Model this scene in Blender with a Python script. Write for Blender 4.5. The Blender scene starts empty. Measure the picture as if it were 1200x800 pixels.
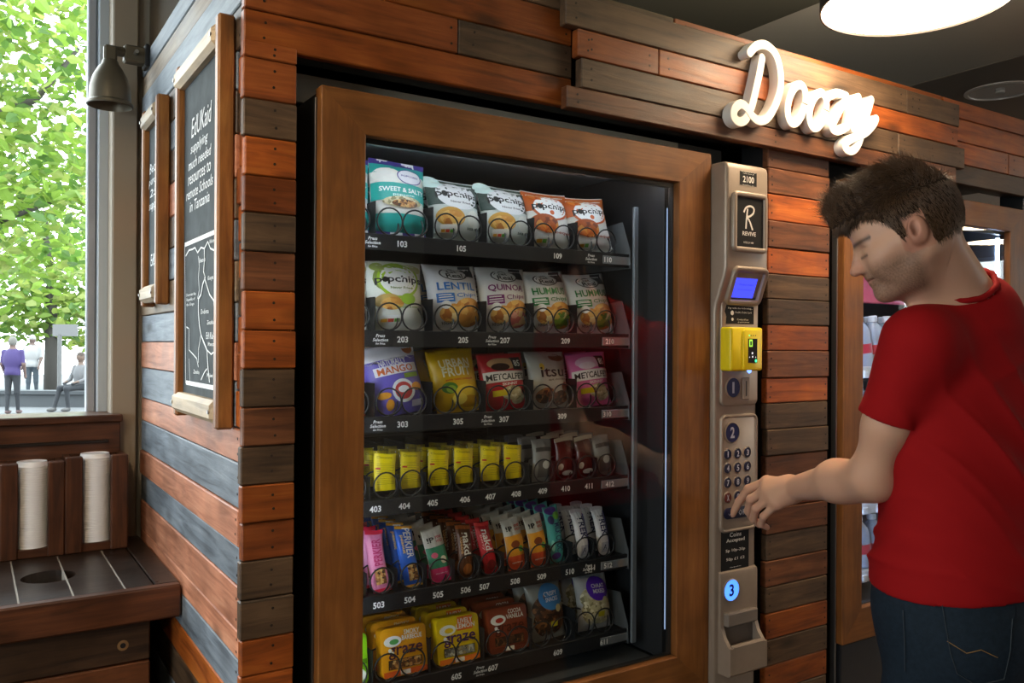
import bpy, bmesh, math, random
import numpy as np
from mathutils import Vector, Matrix, Euler

random.seed(7)
SC = bpy.context.scene
COL = SC.collection

# ------------------------------------------------------------------ camera
F = 988.0                      # focal length in pixels of the 1200 x 800 frame
HV = 404.0                     # row of the horizon
YAW = math.radians(32.8)
ROLL = 0.006
CAMZ = 1.40
CAM = Vector((0, 0, CAMZ))
FW = Vector((math.sin(YAW), math.cos(YAW), 0))
RT0 = Vector((math.cos(YAW), -math.sin(YAW), 0))
UP0 = Vector((0, 0, 1))
RT = (RT0 + ROLL * UP0).normalized()
UP = (UP0 - ROLL * RT0).normalized()
cd = bpy.data.cameras.new('camera')
cam = bpy.data.objects.new('camera', cd)
COL.objects.link(cam)
cam.matrix_world = Matrix(((RT.x, UP.x, -FW.x, CAM.x), (RT.y, UP.y, -FW.y, CAM.y), (RT.z, UP.z, -FW.z, CAM.z), (0, 0, 0, 1)))
cd.sensor_width = 36
cd.lens = F / 1200 * 36
cd.shift_y = (HV - 400) / 1200
cd.clip_start = 0.02
SC.camera = cam

# ------------------------------------------------------------------ light and exposure
vs = SC.view_settings
vs.view_transform = 'Standard'
vs.look = 'None'
vs.gamma = 1
vs.use_curve_mapping = False
vs.exposure = 0.45
SC.cycles.use_denoising = True
SC.cycles.max_bounces = 7
SC.cycles.diffuse_bounces = 4
SC.cycles.glossy_bounces = 4
SC.cycles.transparent_max_bounces = 16
SC.cycles.sample_clamp_indirect = 5
SC.cycles.caustics_reflective = False
SC.cycles.caustics_refractive = False
world = bpy.data.worlds.new('sky')
SC.world = world
world.use_nodes = True
wb = world.node_tree.nodes['Background']
wb.inputs[0].default_value = (0.86, 0.94, 1.0, 1)
wb.inputs[1].default_value = 6.5


def portal(name, loc, sx, sy, rot):
    l = bpy.data.lights.new(name, 'AREA')
    l.shape = 'RECTANGLE'
    l.size = sx
    l.size_y = sy
    l.cycles.is_portal = True
    o = bpy.data.objects.new(name, l)
    o.location = loc
    o.rotation_euler = rot
    COL.objects.link(o)


# daylight comes in through the glazing beside the counter and the windows of the left and the far right wall
portal('daylight_portal', (-1.35, 2.72, 1.87), 3.3, 1.4, (math.radians(-90), 0, 0))
portal('daylight_portal', (-3.12, -.3, 1.65), 1.3, 2.4, (0, math.radians(-90), 0))
portal('daylight_portal', (8.60, -1.85, 1.75), 1.1, 1.1, (0, math.radians(90), 0))


# ------------------------------------------------------------------ helpers
def ray(u, v):
    return FW + RT * ((u - 600) / F) + UP * ((HV - v) / F)


def P(u, v, y=None, x=None, z=None, s=None):
    """the point of the room seen at a pixel, on the plane y = .., x = .., z = .. or at depth s"""
    d = ray(u, v)
    if y is not None:
        k = (y - CAM.y) / d.y
    elif x is not None:
        k = (x - CAM.x) / d.x
    elif z is not None:
        k = (z - CAM.z) / d.z
    else:
        k = s
    return CAM + d * k


WL = {}


def wloc(o):
    return WL.get(o.name, Vector((0, 0, 0)))


def tag(o, label=None, cat=None, group=None, kind=None):
    if label:
        o['label'] = label
    if cat:
        o['category'] = cat
    if group:
        o['group'] = group
    if kind:
        o['kind'] = kind
    return o


def empty(name, loc=(0, 0, 0), rot=(0, 0, 0), label=None, cat=None, group=None, kind=None):
    o = bpy.data.objects.new(name, None)
    o.empty_display_size = 0.05
    o.location = loc
    o.rotation_euler = rot
    COL.objects.link(o)
    WL[o.name] = Vector(loc)
    return tag(o, label, cat, group, kind)


def link(name, me, parent=None, loc=None, rot=None, label=None, cat=None, group=None, kind=None):
    o = bpy.data.objects.new(name, me)
    COL.objects.link(o)
    w = Vector(loc) if loc is not None else Vector((0, 0, 0))
    if parent is not None:
        o.parent = parent
        o.location = w - wloc(parent) if loc is not None else (0, 0, 0)
        WL[o.name] = w if loc is not None else wloc(parent)
    else:
        o.location = w
        WL[o.name] = w
    if rot is not None:
        o.rotation_euler = rot
    return tag(o, label, cat, group, kind)


def copy_tree(o, parent=None):
    c = o.copy()
    COL.objects.link(c)
    c.parent = parent
    for ch in list(o.children):
        copy_tree(ch, c)
    return c


class MB:
    """collects faces in world (or local) coordinates and builds one mesh"""

    def __init__(s):
        s.v, s.f, s.m = [], [], []
        s.sm = False

    def add(s, vs, fs, mi=0):
        n = len(s.v)
        s.v += [tuple(p) for p in vs]
        for f in fs:
            s.f.append(tuple(i + n for i in f))
            s.m.append(mi)
        return s

    def box(s, x0, x1, y0, y1, z0, z1, b=0.0, mi=0):
        if x0 > x1: x0, x1 = x1, x0
        if y0 > y1: y0, y1 = y1, y0
        if z0 > z1: z0, z1 = z1, z0
        if b <= 0:
            vs = [(x, y, z) for x in (x0, x1) for y in (y0, y1) for z in (z0, z1)]
            fs = [(0, 1, 3, 2), (4, 6, 7, 5), (0, 4, 5, 1), (2, 3, 7, 6), (0, 2, 6, 4), (1, 5, 7, 3)]
            return s.add(vs, fs, mi)
        b = min(b, (x1 - x0) * .49, (y1 - y0) * .49, (z1 - z0) * .49)
        bm = bmesh.new()
        bmesh.ops.create_cube(bm, size=1)
        for q in bm.verts:
            q.co = Vector(((x0 + x1) / 2 + q.co.x * (x1 - x0), (y0 + y1) / 2 + q.co.y * (y1 - y0), (z0 + z1) / 2 + q.co.z * (z1 - z0)))
        bmesh.ops.bevel(bm, geom=bm.edges[:], offset=b, segments=1, affect='EDGES', profile=.5)
        return s.bm(bm, mi)

    def bm(s, bm, mi=0):
        bm.verts.index_update()
        s.add([q.co[:] for q in bm.verts], [[q.index for q in f.verts] for f in bm.faces], mi)
        bm.free()
        return s

    def prism(s, pts, fn, mi=0, caps=True):
        """pts: list of 2D outline; fn(a, b, k) -> 3D for k in 0, 1"""
        n = len(pts)
        vs = [fn(a, b, 0) for a, b in pts] + [fn(a, b, 1) for a, b in pts]
        fs = [(i, (i + 1) % n, n + (i + 1) % n, n + i) for i in range(n)]
        if caps:
            fs += [tuple(range(n))[::-1], tuple(range(n, 2 * n))]
        return s.add(vs, fs, mi)

    def loops(s, loops, mi=0, cap0=True, cap1=True, closed=True):
        n = len(loops[0])
        vs = [p for l in loops for p in l]
        fs = []
        for k in range(len(loops) - 1):
            for i in range(n if closed else n - 1):
                j = (i + 1) % n
                fs.append((k * n + i, k * n + j, (k + 1) * n + j, (k + 1) * n + i))
        if cap0:
            fs.append(tuple(range(n))[::-1])
        if cap1:
            fs.append(tuple(range((len(loops) - 1) * n, len(loops) * n)))
        return s.add(vs, fs, mi)

    def tube(s, pts, r, n=8, mi=0, closed=False):
        pts = [Vector(p) for p in pts]
        m = len(pts)
        rs = r if isinstance(r, (list, tuple)) else [r] * m
        loops = []
        ref = None
        for i, p in enumerate(pts):
            a = pts[(i - 1) % m] if (closed or i > 0) else p
            c = pts[(i + 1) % m] if (closed or i < m - 1) else p
            t = (c - a).normalized()
            if ref is None:
                ref = t.orthogonal().normalized()
            ref = (ref - t * ref.dot(t)).normalized()
            w = t.cross(ref)
            loops.append([p + (ref * math.cos(2 * math.pi * k / n) + w * math.sin(2 * math.pi * k / n)) * rs[i] for k in range(n)])
        if closed:
            loops.append(loops[0])
            return s.loops(loops, mi, False, False)
        return s.loops(loops, mi)

    def lathe(s, prof, c, n=24, mi=0, axis='z', cap0=True, cap1=True, M=None):
        loops = []
        for r, h in prof:
            l = []
            for k in range(n):
                a = 2 * math.pi * k / n
                if axis == 'z':
                    p = Vector((r * math.cos(a), r * math.sin(a), h))
                elif axis == 'y':
                    p = Vector((r * math.cos(a), h, -r * math.sin(a)))
                else:
                    p = Vector((h, r * math.cos(a), r * math.sin(a)))
                if M is not None:
                    p = M @ p
                l.append(p + Vector(c))
            loops.append(l)
        return s.loops(loops, mi, cap0, cap1)

    def mesh(s, name, mats, origin=(0, 0, 0), smooth=False):
        me = bpy.data.meshes.new(name)
        o = Vector(origin)
        me.from_pydata([(p[0] - o.x, p[1] - o.y, p[2] - o.z) for p in s.v], [], s.f)
        mats = mats if isinstance(mats, (list, tuple)) else [mats]
        for m in mats:
            me.materials.append(m)
        if len(mats) > 1:
            me.polygons.foreach_set('material_index', s.m)
        if smooth:
            me.polygons.foreach_set('use_smooth', [True] * len(s.f))
            if smooth != 'all':
                me.set_sharp_from_angle(angle=math.radians(smooth if isinstance(smooth, (int, float)) and smooth is not True else 35))
        me.update()
        return me

    def build(s, name, mats, parent=None, origin=None, smooth=False, local=False, fix=True, **kw):
        if origin is None:
            origin = wloc(parent) if parent is not None and not local else (0, 0, 0)
        me = s.mesh(name, mats, origin, smooth)
        if fix:
            bm = bmesh.new()
            bm.from_mesh(me)
            bmesh.ops.recalc_face_normals(bm, faces=bm.faces[:])
            bm.to_mesh(me)
            bm.free()
        return link(name, me, parent, None if local else origin, **kw)


def rrect(cx, cz, w, h, r, n=5):
    pts = []
    r = min(r, w / 2 - 1e-5, h / 2 - 1e-5)
    for qx, qz, a0 in ((1, 1, 0), (-1, 1, 90), (-1, -1, 180), (1, -1, 270)):
        for k in range(n + 1):
            a = math.radians(a0 + 90 * k / n)
            pts.append((cx + qx * (w / 2 - r) + r * math.cos(a), cz + qz * (h / 2 - r) + r * math.sin(a)))
    return pts


def pad(mb, cx, cz, w, h, r, y0, y1, b=.003, mi=0, n=5):
    """rounded panel standing on the plane y0 with its bevelled front at y1 (y1 < y0)"""
    sg = 1 if y1 < y0 else -1
    L = []
    for ins, y in ((0, y0), (0, y1 + sg * b), (b * .3, y1 + sg * b * .3), (b, y1)):
        L.append([(a, y, c) for a, c in rrect(cx, cz, w - 2 * ins, h - 2 * ins, max(r - ins, .0005), n)])
    return mb.loops(L, mi)


def ring(mb, cx, cz, w, h, r, t, y0, y1, b=.003, mi=0, depth=.004, n=5):
    """rounded frame around an opening: outer w x h, bar width t"""
    L = []
    for ins, y in ((0, y0), (0, y1 + b), (b * .3, y1 + b * .3), (b, y1), (t - b, y1), (t - b * .3, y1 + b * .3), (t, y1 + b), (t, y0 + depth)):
        L.append([(a, y, c) for a, c in rrect(cx, cz, w - 2 * ins, h - 2 * ins, max(r - ins, .001), n)])
    return mb.loops(L, mi, False, False)


_txt = {}


def text2d(s, size=1.0, bold=0.0, shear=0.0, spacing=1.0, res=3):
    key = (s, bold, shear, spacing, res)
    if key not in _txt:
        c = bpy.data.curves.new('t', 'FONT')
        c.body = s
        c.size = 1
        c.offset = bold
        c.shear = shear
        c.space_character = spacing
        c.resolution_u = res
        c.align_x = 'CENTER'
        c.align_y = 'CENTER'
        o = bpy.data.objects.new('t', c)
        COL.objects.link(o)
        bpy.context.view_layer.update()
        dg = bpy.context.evaluated_depsgraph_get()
        me = bpy.data.meshes.new_from_object(o.evaluated_get(dg))
        vs = [(q.co.x, q.co.y) for q in me.vertices]
        fs = [tuple(p.vertices) for p in me.polygons]
        bpy.data.objects.remove(o)
        bpy.data.curves.remove(c)
        bpy.data.meshes.remove(me)
        if vs:
            xs = [a for a, b in vs]; ys = [b for a, b in vs]
            mx, my = (min(xs) + max(xs)) / 2, (min(ys) + max(ys)) / 2
            vs = [(a - mx, b - my) for a, b in vs]
        _txt[key] = (vs, fs)
    vs, fs = _txt[key]
    return [(a * size, b * size) for a, b in vs], fs


def textw(s, width, height=None, **kw):
    """text scaled to a given width (and height)"""
    vs, fs = text2d(s, 1.0, **kw)
    xs = [a for a, b in vs]; ys = [b for a, b in vs]
    w = max(xs) - min(xs); h = max(ys) - min(ys)
    kx = width / w
    kz = kx if height is None else height / h
    return [(a * kx, b * kz) for a, b in vs], fs


def ribbon2d(pts, w):
    """flat stroke along a polyline: list of quads' vertices and faces"""
    vs, fs = [], []
    n = len(pts)
    for i, (x, y) in enumerate(pts):
        a = pts[max(i - 1, 0)]; c = pts[min(i + 1, n - 1)]
        dx, dy = c[0] - a[0], c[1] - a[1]
        l = math.hypot(dx, dy) or 1
        ww = w[i] if isinstance(w, (list, tuple)) else w
        vs += [(x - dy / l * ww / 2, y + dx / l * ww / 2), (x + dy / l * ww / 2, y - dx / l * ww / 2)]
    for i in range(n - 1):
        fs.append((2 * i, 2 * i + 1, 2 * i + 3, 2 * i + 2))
    return vs, fs


def smooth_path(pts, n=6):
    out = []
    m = len(pts)
    for i in range(m - 1):
        p0 = pts[max(i - 1, 0)]; p1 = pts[i]; p2 = pts[i + 1]; p3 = pts[min(i + 2, m - 1)]
        for k in range(n):
            t = k / n
            out.append(tuple(0.5 * (2 * b + (c - a) * t + (2 * a - 5 * b + 4 * c - d) * t * t + (3 * b - a - 3 * c + d) * t ** 3) for a, b, c, d in zip(p0, p1, p2, p3)))
    out.append(tuple(pts[-1]))
    return out


# ------------------------------------------------------------------ materials
_m = {}


def srgb(h):
    if isinstance(h, str):
        h = h.lstrip('#')
        c = [int(h[i:i + 2], 16) / 255 for i in (0, 2, 4)]
        return tuple((x / 12.92 if x <= .04045 else ((x + .055) / 1.055) ** 2.4) for x in c)
    return h


def mat(name, col=(.5, .5, .5), rough=.5, metal=0.0, emit=None, es=0, spec=.5, trans=0, coat=0, bump=0, bscale=60, vary=0, subs=0):
    if name in _m:
        return _m[name]
    m = bpy.data.materials.new(name)
    m.use_nodes = True
    nt = m.node_tree
    b = nt.nodes['Principled BSDF']
    col = srgb(col)
    b.inputs['Base Color'].default_value = (*col, 1)
    b.inputs['Roughness'].default_value = rough
    b.inputs['Metallic'].default_value = metal
    b.inputs['Specular IOR Level'].default_value = spec
    b.inputs['Coat Weight'].default_value = coat
    b.inputs['Transmission Weight'].default_value = trans
    if subs:
        b.inputs['Subsurface Weight'].default_value = subs
        b.inputs['Subsurface Radius'].default_value = (.9, .3, .15)
        b.inputs['Subsurface Scale'].default_value = .01
    if emit is not None:
        b.inputs['Emission Color'].default_value = (*srgb(emit), 1)
        b.inputs['Emission Strength'].default_value = es
    if bump or vary:
        tc = nt.nodes.new('ShaderNodeTexCoord')
        nz = nt.nodes.new('ShaderNodeTexNoise')
        nz.inputs['Scale'].default_value = bscale
        nz.inputs['Detail'].default_value = 5
        nt.links.new(tc.outputs['Object'], nz.inputs['Vector'])
        if bump:
            bp = nt.nodes.new('ShaderNodeBump')
            bp.inputs['Strength'].default_value = bump
            bp.inputs['Distance'].default_value = .01
            nt.links.new(nz.outputs['Fac'], bp.inputs['Height'])
            nt.links.new(bp.outputs['Normal'], b.inputs['Normal'])
        if vary:
            n2 = nt.nodes.new('ShaderNodeTexNoise')
            n2.inputs['Scale'].default_value = bscale * .12
            n2.inputs['Detail'].default_value = 4
            nt.links.new(tc.outputs['Object'], n2.inputs['Vector'])
            rp = nt.nodes.new('ShaderNodeValToRGB')
            rp.color_ramp.elements[0].position = .3
            rp.color_ramp.elements[1].position = .7
            rp.color_ramp.elements[0].color = (*[c * (1 - vary) for c in col], 1)
            rp.color_ramp.elements[1].color = (*[min(1, c * (1 + vary)) for c in col], 1)
            nt.links.new(n2.outputs['Fac'], rp.inputs['Fac'])
            nt.links.new(rp.outputs['Color'], b.inputs['Base Color'])
    _m[name] = m
    return m


def wood(name, c0, c1, c2, rough=.5, bump=.25, grain=1.0, knots=True, vary=.25):
    """timber with its grain along the local x axis; every board gets its own offset and shade"""
    if name in _m:
        return _m[name]
    m = bpy.data.materials.new(name)
    m.use_nodes = True
    nt = m.node_tree
    N = nt.nodes.new
    L = nt.links.new
    b = nt.nodes['Principled BSDF']
    b.inputs['Roughness'].default_value = rough
    tc = N('ShaderNodeTexCoord')
    oi = N('ShaderNodeObjectInfo')
    mul = N('ShaderNodeVectorMath'); mul.operation = 'SCALE'
    cb = N('ShaderNodeCombineXYZ')
    L(oi.outputs['Random'], cb.inputs[0]); L(oi.outputs['Random'], cb.inputs[1]); L(oi.outputs['Random'], cb.inputs[2])
    L(cb.outputs[0], mul.inputs[0]); mul.inputs['Scale'].default_value = 41
    ad = N('ShaderNodeVectorMath'); ad.operation = 'ADD'
    L(tc.outputs['Object'], ad.inputs[0]); L(mul.outputs[0], ad.inputs[1])
    mp = N('ShaderNodeMapping')
    mp.inputs['Scale'].default_value = (2.2 * grain, 26 * grain, 26 * grain)
    L(ad.outputs[0], mp.inputs['Vector'])
    n1 = N('ShaderNodeTexNoise')
    n1.inputs['Scale'].default_value = 2.0; n1.inputs['Detail'].default_value = 7; n1.inputs['Roughness'].default_value = .62; n1.inputs['Distortion'].default_value = .7
    L(mp.outputs[0], n1.inputs['Vector'])
    rp = N('ShaderNodeValToRGB')
    e = rp.color_ramp.elements
    e[0].position = .28; e[0].color = (*srgb(c0), 1)
    e[1].position = .75; e[1].color = (*srgb(c2), 1)
    k = e.new(.5); k.color = (*srgb(c1), 1)
    L(n1.outputs['Fac'], rp.inputs['Fac'])
    # broad blotches
    n2 = N('ShaderNodeTexNoise')
    n2.inputs['Scale'].default_value = 9; n2.inputs['Detail'].default_value = 3
    L(ad.outputs[0], n2.inputs['Vector'])
    r2 = N('ShaderNodeMapRange')
    r2.inputs['From Min'].default_value = .3; r2.inputs['From Max'].default_value = .7
    r2.inputs['To Min'].default_value = .72; r2.inputs['To Max'].default_value = 1.2
    L(n2.outputs['Fac'], r2.inputs['Value'])
    # board to board
    r3 = N('ShaderNodeMapRange')
    r3.inputs['To Min'].default_value = 1 - vary; r3.inputs['To Max'].default_value = 1 + vary
    L(oi.outputs['Random'], r3.inputs['Value'])
    mm = N('ShaderNodeMath'); mm.operation = 'MULTIPLY'
    L(r2.outputs[0], mm.inputs[0]); L(r3.outputs[0], mm.inputs[1])
    last = mm.outputs[0]
    if knots:
        vo = N('ShaderNodeTexVoronoi')
        mv = N('ShaderNodeMapping'); mv.inputs['Scale'].default_value = (3.0, 8.5, 8.5)
        L(ad.outputs[0], mv.inputs['Vector']); L(mv.outputs[0], vo.inputs['Vector'])
        vo.inputs['Scale'].default_value = 1
        r4 = N('ShaderNodeMapRange')
        r4.inputs['From Min'].default_value = .05; r4.inputs['From Max'].default_value = .17
        r4.inputs['To Min'].default_value = .35; r4.inputs['To Max'].default_value = 1
        L(vo.outputs['Distance'], r4.inputs['Value'])
        m5 = N('ShaderNodeMath'); m5.operation = 'MULTIPLY'
        L(last, m5.inputs[0]); L(r4.outputs[0], m5.inputs[1])
        last = m5.outputs[0]
    vm = N('ShaderNodeVectorMath'); vm.operation = 'SCALE'
    L(rp.outputs['Color'], vm.inputs[0]); L(last, vm.inputs['Scale'])
    L(vm.outputs[0], b.inputs['Base Color'])
    bp = N('ShaderNodeBump')
    bp.inputs['Strength'].default_value = bump; bp.inputs['Distance'].default_value = .004
    L(n1.outputs['Fac'], bp.inputs['Height']); L(bp.outputs['Normal'], b.inputs['Normal'])
    rr = N('ShaderNodeMapRange')
    rr.inputs['To Min'].default_value = rough - .1; rr.inputs['To Max'].default_value = rough + .15
    L(n2.outputs['Fac'], rr.inputs['Value']); L(rr.outputs[0], b.inputs['Roughness'])
    _m[name] = m
    return m


def pane_mat(name, tint=(1, 1, 1), ior=1.5, rough=0.0):
    """thin sheet: see-through with a Fresnel reflection"""
    if name in _m:
        return _m[name]
    m = bpy.data.materials.new(name)
    m.use_nodes = True
    nt = m.node_tree
    nt.nodes.clear()
    o = nt.nodes.new('ShaderNodeOutputMaterial')
    mx = nt.nodes.new('ShaderNodeMixShader')
    t = nt.nodes.new('ShaderNodeBsdfTransparent')
    g = nt.nodes.new('ShaderNodeBsdfGlossy')
    fr = nt.nodes.new('ShaderNodeFresnel')
    gm = nt.nodes.new('ShaderNodeNewGeometry')
    mr = nt.nodes.new('ShaderNodeMapRange')      # the same reflection from either side of the sheet
    mr.inputs['To Min'].default_value = ior
    mr.inputs['To Max'].default_value = 1 / ior
    nt.links.new(gm.outputs['Backfacing'], mr.inputs['Value'])
    nt.links.new(mr.outputs[0], fr.inputs['IOR'])
    t.inputs['Color'].default_value = (*tint, 1)
    g.inputs['Roughness'].default_value = rough
    nt.links.new(fr.outputs[0], mx.inputs[0])
    nt.links.new(t.outputs[0], mx.inputs[1])
    nt.links.new(g.outputs[0], mx.inputs[2])
    nt.links.new(mx.outputs[0], o.inputs['Surface'])
    _m[name] = m
    return m


def food(name, cols, scale=90, rough=.4):
    """printed or packed food: patches of a few colours"""
    if name in _m:
        return _m[name]
    m = bpy.data.materials.new(name)
    m.use_nodes = True
    nt = m.node_tree
    b = nt.nodes['Principled BSDF']
    b.inputs['Roughness'].default_value = rough
    tc = nt.nodes.new('ShaderNodeTexCoord')
    vo = nt.nodes.new('ShaderNodeTexVoronoi')
    vo.inputs['Scale'].default_value = scale
    nz = nt.nodes.new('ShaderNodeTexNoise'); nz.inputs['Scale'].default_value = scale * .8
    mx = nt.nodes.new('ShaderNodeVectorMath'); mx.operation = 'ADD'
    sc = nt.nodes.new('ShaderNodeVectorMath'); sc.operation = 'SCALE'; sc.inputs['Scale'].default_value = .012
    nt.links.new(tc.outputs['Object'], nz.inputs['Vector'])
    nt.links.new(nz.outputs['Color'], sc.inputs[0])
    nt.links.new(tc.outputs['Object'], mx.inputs[0]); nt.links.new(sc.outputs[0], mx.inputs[1])
    nt.links.new(mx.outputs[0], vo.inputs['Vector'])
    sp = nt.nodes.new('ShaderNodeSeparateColor')
    nt.links.new(vo.outputs['Color'], sp.inputs[0])
    rp = nt.nodes.new('ShaderNodeValToRGB')
    rp.color_ramp.interpolation = 'CONSTANT'
    e = rp.color_ramp.elements
    e[0].color = (*srgb(cols[0]), 1); e[0].position = 0
    e[1].color = (*srgb(cols[-1]), 1); e[1].position = 1 - 1 / len(cols)
    for i, c in enumerate(cols[1:-1]):
        q = e.new((i + 1) / len(cols)); q.color = (*srgb(c), 1)
    nt.links.new(sp.outputs[0], rp.inputs['Fac'])
    nt.links.new(rp.outputs['Color'], b.inputs['Base Color'])
    _m[name] = m
    return m


def ink(h, rough=.4, spec=.4):
    return mat('ink_' + h.lstrip('#') + ('' if rough == .4 else '_r%d' % int(rough * 100)), h, rough, spec=spec)


W_ORANGE = wood('stained orange timber', '683211', '9e501b', 'b66a2a', .42)
W_RED = wood('stained red brown timber', '5c2c14', '8c481e', 'a35c2c', .42)
W_BROWN = wood('stained brown timber', '43281a', '6b4026', '8a5836', .45)
W_DARK = wood('stained dark timber', '33271d', '55412f', '6f573f', .5)
W_GREY = wood('washed blue grey timber', '4a5058', '717a84', '8b929a', .55, vary=.15)
W_PINK = wood('bare pink brown timber', '8a5238', 'b8785a', 'cf9474', .55, vary=.12)
W_DOOR = wood('oiled brown door timber', '6e421c', '825022', '905e2c', .48, bump=.08, grain=1.3, knots=False, vary=.05)
W_CREAM = wood('pale worn timber', '9a8468', 'bfa888', 'd6c2a2', .5, knots=False)
W_COUNTER = wood('near black counter timber', '17120f', '261d18', '3a2c24', .3, bump=.12, vary=.15)
W_WALNUT = wood('dark walnut timber', '2e1a10', '4c2b19', '663c24', .35, bump=.15, vary=.15)
BLACK = mat('black paint', (.012, .012, .013), .45)
BLACKM = mat('black enamel', (.02, .021, .024), .35)
SCREW = mat('dark screw heads', (.05, .04, .035), .4, .7)
SILVER = mat('silver grey plastic', '9d8f82', .38, .35, vary=.04, bscale=300)
STEEL = mat('brushed steel', (.5, .51, .53), .3, .9)
GLASS = pane_mat('clear pane', (.96, .98, .97), 1.5)
WHITE = mat('white print', (.85, .85, .85), .5)
# ================================================================== the room
YF = 1.50          # front plane of the cladding and the machine doors
XS = 0.405         # side wall of the surround
YB = 2.60          # window wall
ZC = 2.60          # ceiling
PAINT = mat('warm grey wall paint', 'c4beb4', .7, bump=.04, bscale=120)
PAINTD = mat('olive dark ceiling paint', '66665a', .75)
PAINTM = mat('mid grey ceiling paint', 'dad7cc', .75)
PAINTB = mat('brown grey ceiling paint', '8f8880', .75)
FRAMEP = mat('brown grey frame paint', 'a09280', .55, bump=.03, bscale=90)
FRAMEL = mat('pale frame paint', '9a948a', .55)
ALU = mat('pale blue aluminium', 'c8d2dc', .35, .2)
CONC = mat('exterior concrete', 'a8aab0', .85, bump=.2, vary=.15, bscale=40)
FLOOR = wood('floor boards', '3a2b20', '57412f', '6a523c', .4, vary=.1)

MB().box(-3, 8.5, -4, YB, -.1, 0).build('floor', FLOOR, kind='structure')
MB().box(-3, 2.49, -4, YB, ZC, ZC + .1).build('ceiling', PAINTD, kind='structure')
MB().box(2.49, 3.63, -4, YB, ZC + .001, ZC + .1).build('ceiling', PAINTM, kind='structure')
MB().box(3.63, 8.5, -4, YB, ZC - .001, ZC + .1).build('ceiling', PAINTB, kind='structure')
wbk = MB()
wbk.box(-3, .33, YB, YB + .12, -.1, 1.16)
wbk.box(-3, .33, YB, YB + .12, 2.55, ZC + .1)
wbk.box(.395, 8.6, YB, YB + .12, -.1, ZC + .1)
wbk.build('wall_back', PAINT, kind='structure')
wl = MB()
wl.box(-3.12, -3, -4, -1.5, -.1, ZC + .1).box(-3.12, -3, .9, YB + .12, -.1, ZC + .1).box(-3.12, -3, -1.5, .9, -.1, 1.0).box(-3.12, -3, -1.5, .9, 2.3, ZC + .1)
wl.build('wall_left', PAINT, kind='structure')
w3 = empty('window_3', (-3, -.3, 1.0), kind='structure')
MB().box(-3.09, -3.04, -1.5, .9, 1.0, 1.05).box(-3.09, -3.04, -1.5, .9, 2.25, 2.3).box(-3.09, -3.04, -.33, -.27, 1.05, 2.25).build('window_frame', mat('pale blue aluminium', 'c8d2dc', .35, .2), w3)
MB().box(-3.068, -3.062, -1.5, .9, 1.05, 2.25).build('pane', GLASS, w3)
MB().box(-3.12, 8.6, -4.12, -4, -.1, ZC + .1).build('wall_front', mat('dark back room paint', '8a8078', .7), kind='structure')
wr = MB()
wr.box(8.5, 8.6, -1.3, YB, -.1, ZC + .1)
wr.box(8.5, 8.6, -4, -2.4, -.1, ZC + .1)
wr.box(8.5, 8.6, -2.4, -1.3, -.1, 1.2)
wr.box(8.5, 8.6, -2.4, -1.3, 2.3, ZC + .1)
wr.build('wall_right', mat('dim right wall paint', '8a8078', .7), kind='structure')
MB().box(2.3, 3.05, -3.6, -3.0, 0, ZC, .01).build('trim_2', mat('pale pillar paint', 'b9b4aa', .6), kind='structure')

# window beside the counter
win = empty('window_1', (0, YB, 1.16), kind='structure')
xg = P(110, 300, y=YB).x
MB().box(xg + .012, .334, YB + .03, YB + .10, 1.16, 2.55, .004).build('window_frame', ALU, win)
MB().box(xg - .012, xg + .010, YB + .045, YB + .09, 1.16, 2.55, .003).build('window_frame', CONC, win)
MB().box(-3, xg, YB + .03, YB + .10, 1.16, 1.185, .003).build('window_frame', ALU, win)
MB().box(-3, xg, YB + .03, YB + .10, 2.52, 2.55, .003).build('window_frame', ALU, win)
MB().box(-1.40, -1.34, YB + .03, YB + .10, 1.18, 2.52, .003).build('window_frame', ALU, win)
MB().box(-1.34, xg, YB + .060, YB + .066, 1.18, 2.52).build('pane', GLASS, win)
MB().box(-3, -1.40, YB + .060, YB + .066, 1.18, 2.52).build('pane', GLASS, win)
MB().box(.330, .396, YB - .05, YB + .12, 0, ZC, .004).build('trim_3', FRAMEP, kind='structure')
MB().box(.396, .43, YB - .03, YB + .10, 0, ZC, .004).build('trim_4', FRAMEL, kind='structure')
w2 = empty('window_2', (8.5, -1.85, 1.2), kind='structure')
MB().box(8.53, 8.57, -2.4, -1.3, 1.2, 1.24).box(8.53, 8.57, -2.4, -1.3, 2.26, 2.3).build('window_frame', ALU, w2)
MB().box(8.545, 8.551, -2.4, -1.3, 1.24, 2.26).build('pane', GLASS, w2)

# ------------------------------------------------------------------ timber cladding
SCR = {}


def plank(parent, length, height, thick, c, m, rotz=0.0, screws=None, b=.0022, tilt=0.0):
    """a board: length along its own x axis, front face towards its own -y"""
    mb = MB().box(-length / 2, length / 2, -thick / 2, thick / 2, -height / 2, height / 2, b)
    o = mb.build('plank', m, parent, origin=(0, 0, 0), fix=False)
    o.location = Vector(c) - wloc(parent)
    o.rotation_euler = (0, tilt, rotz)
    if screws is not None:
        lst = SCR.setdefault(parent.name, [])
        for dx in screws:
            for dz in (-.22, .22):
                p = Vector((dx + random.uniform(-.002, .002), -thick / 2, dz * height * random.uniform(.7, 1.2)))
                R = Matrix.Rotation(rotz, 3, 'Z')
                lst.append((Vector(c) + R @ p, R @ Vector((0, -1, 0))))
    return o


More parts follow.
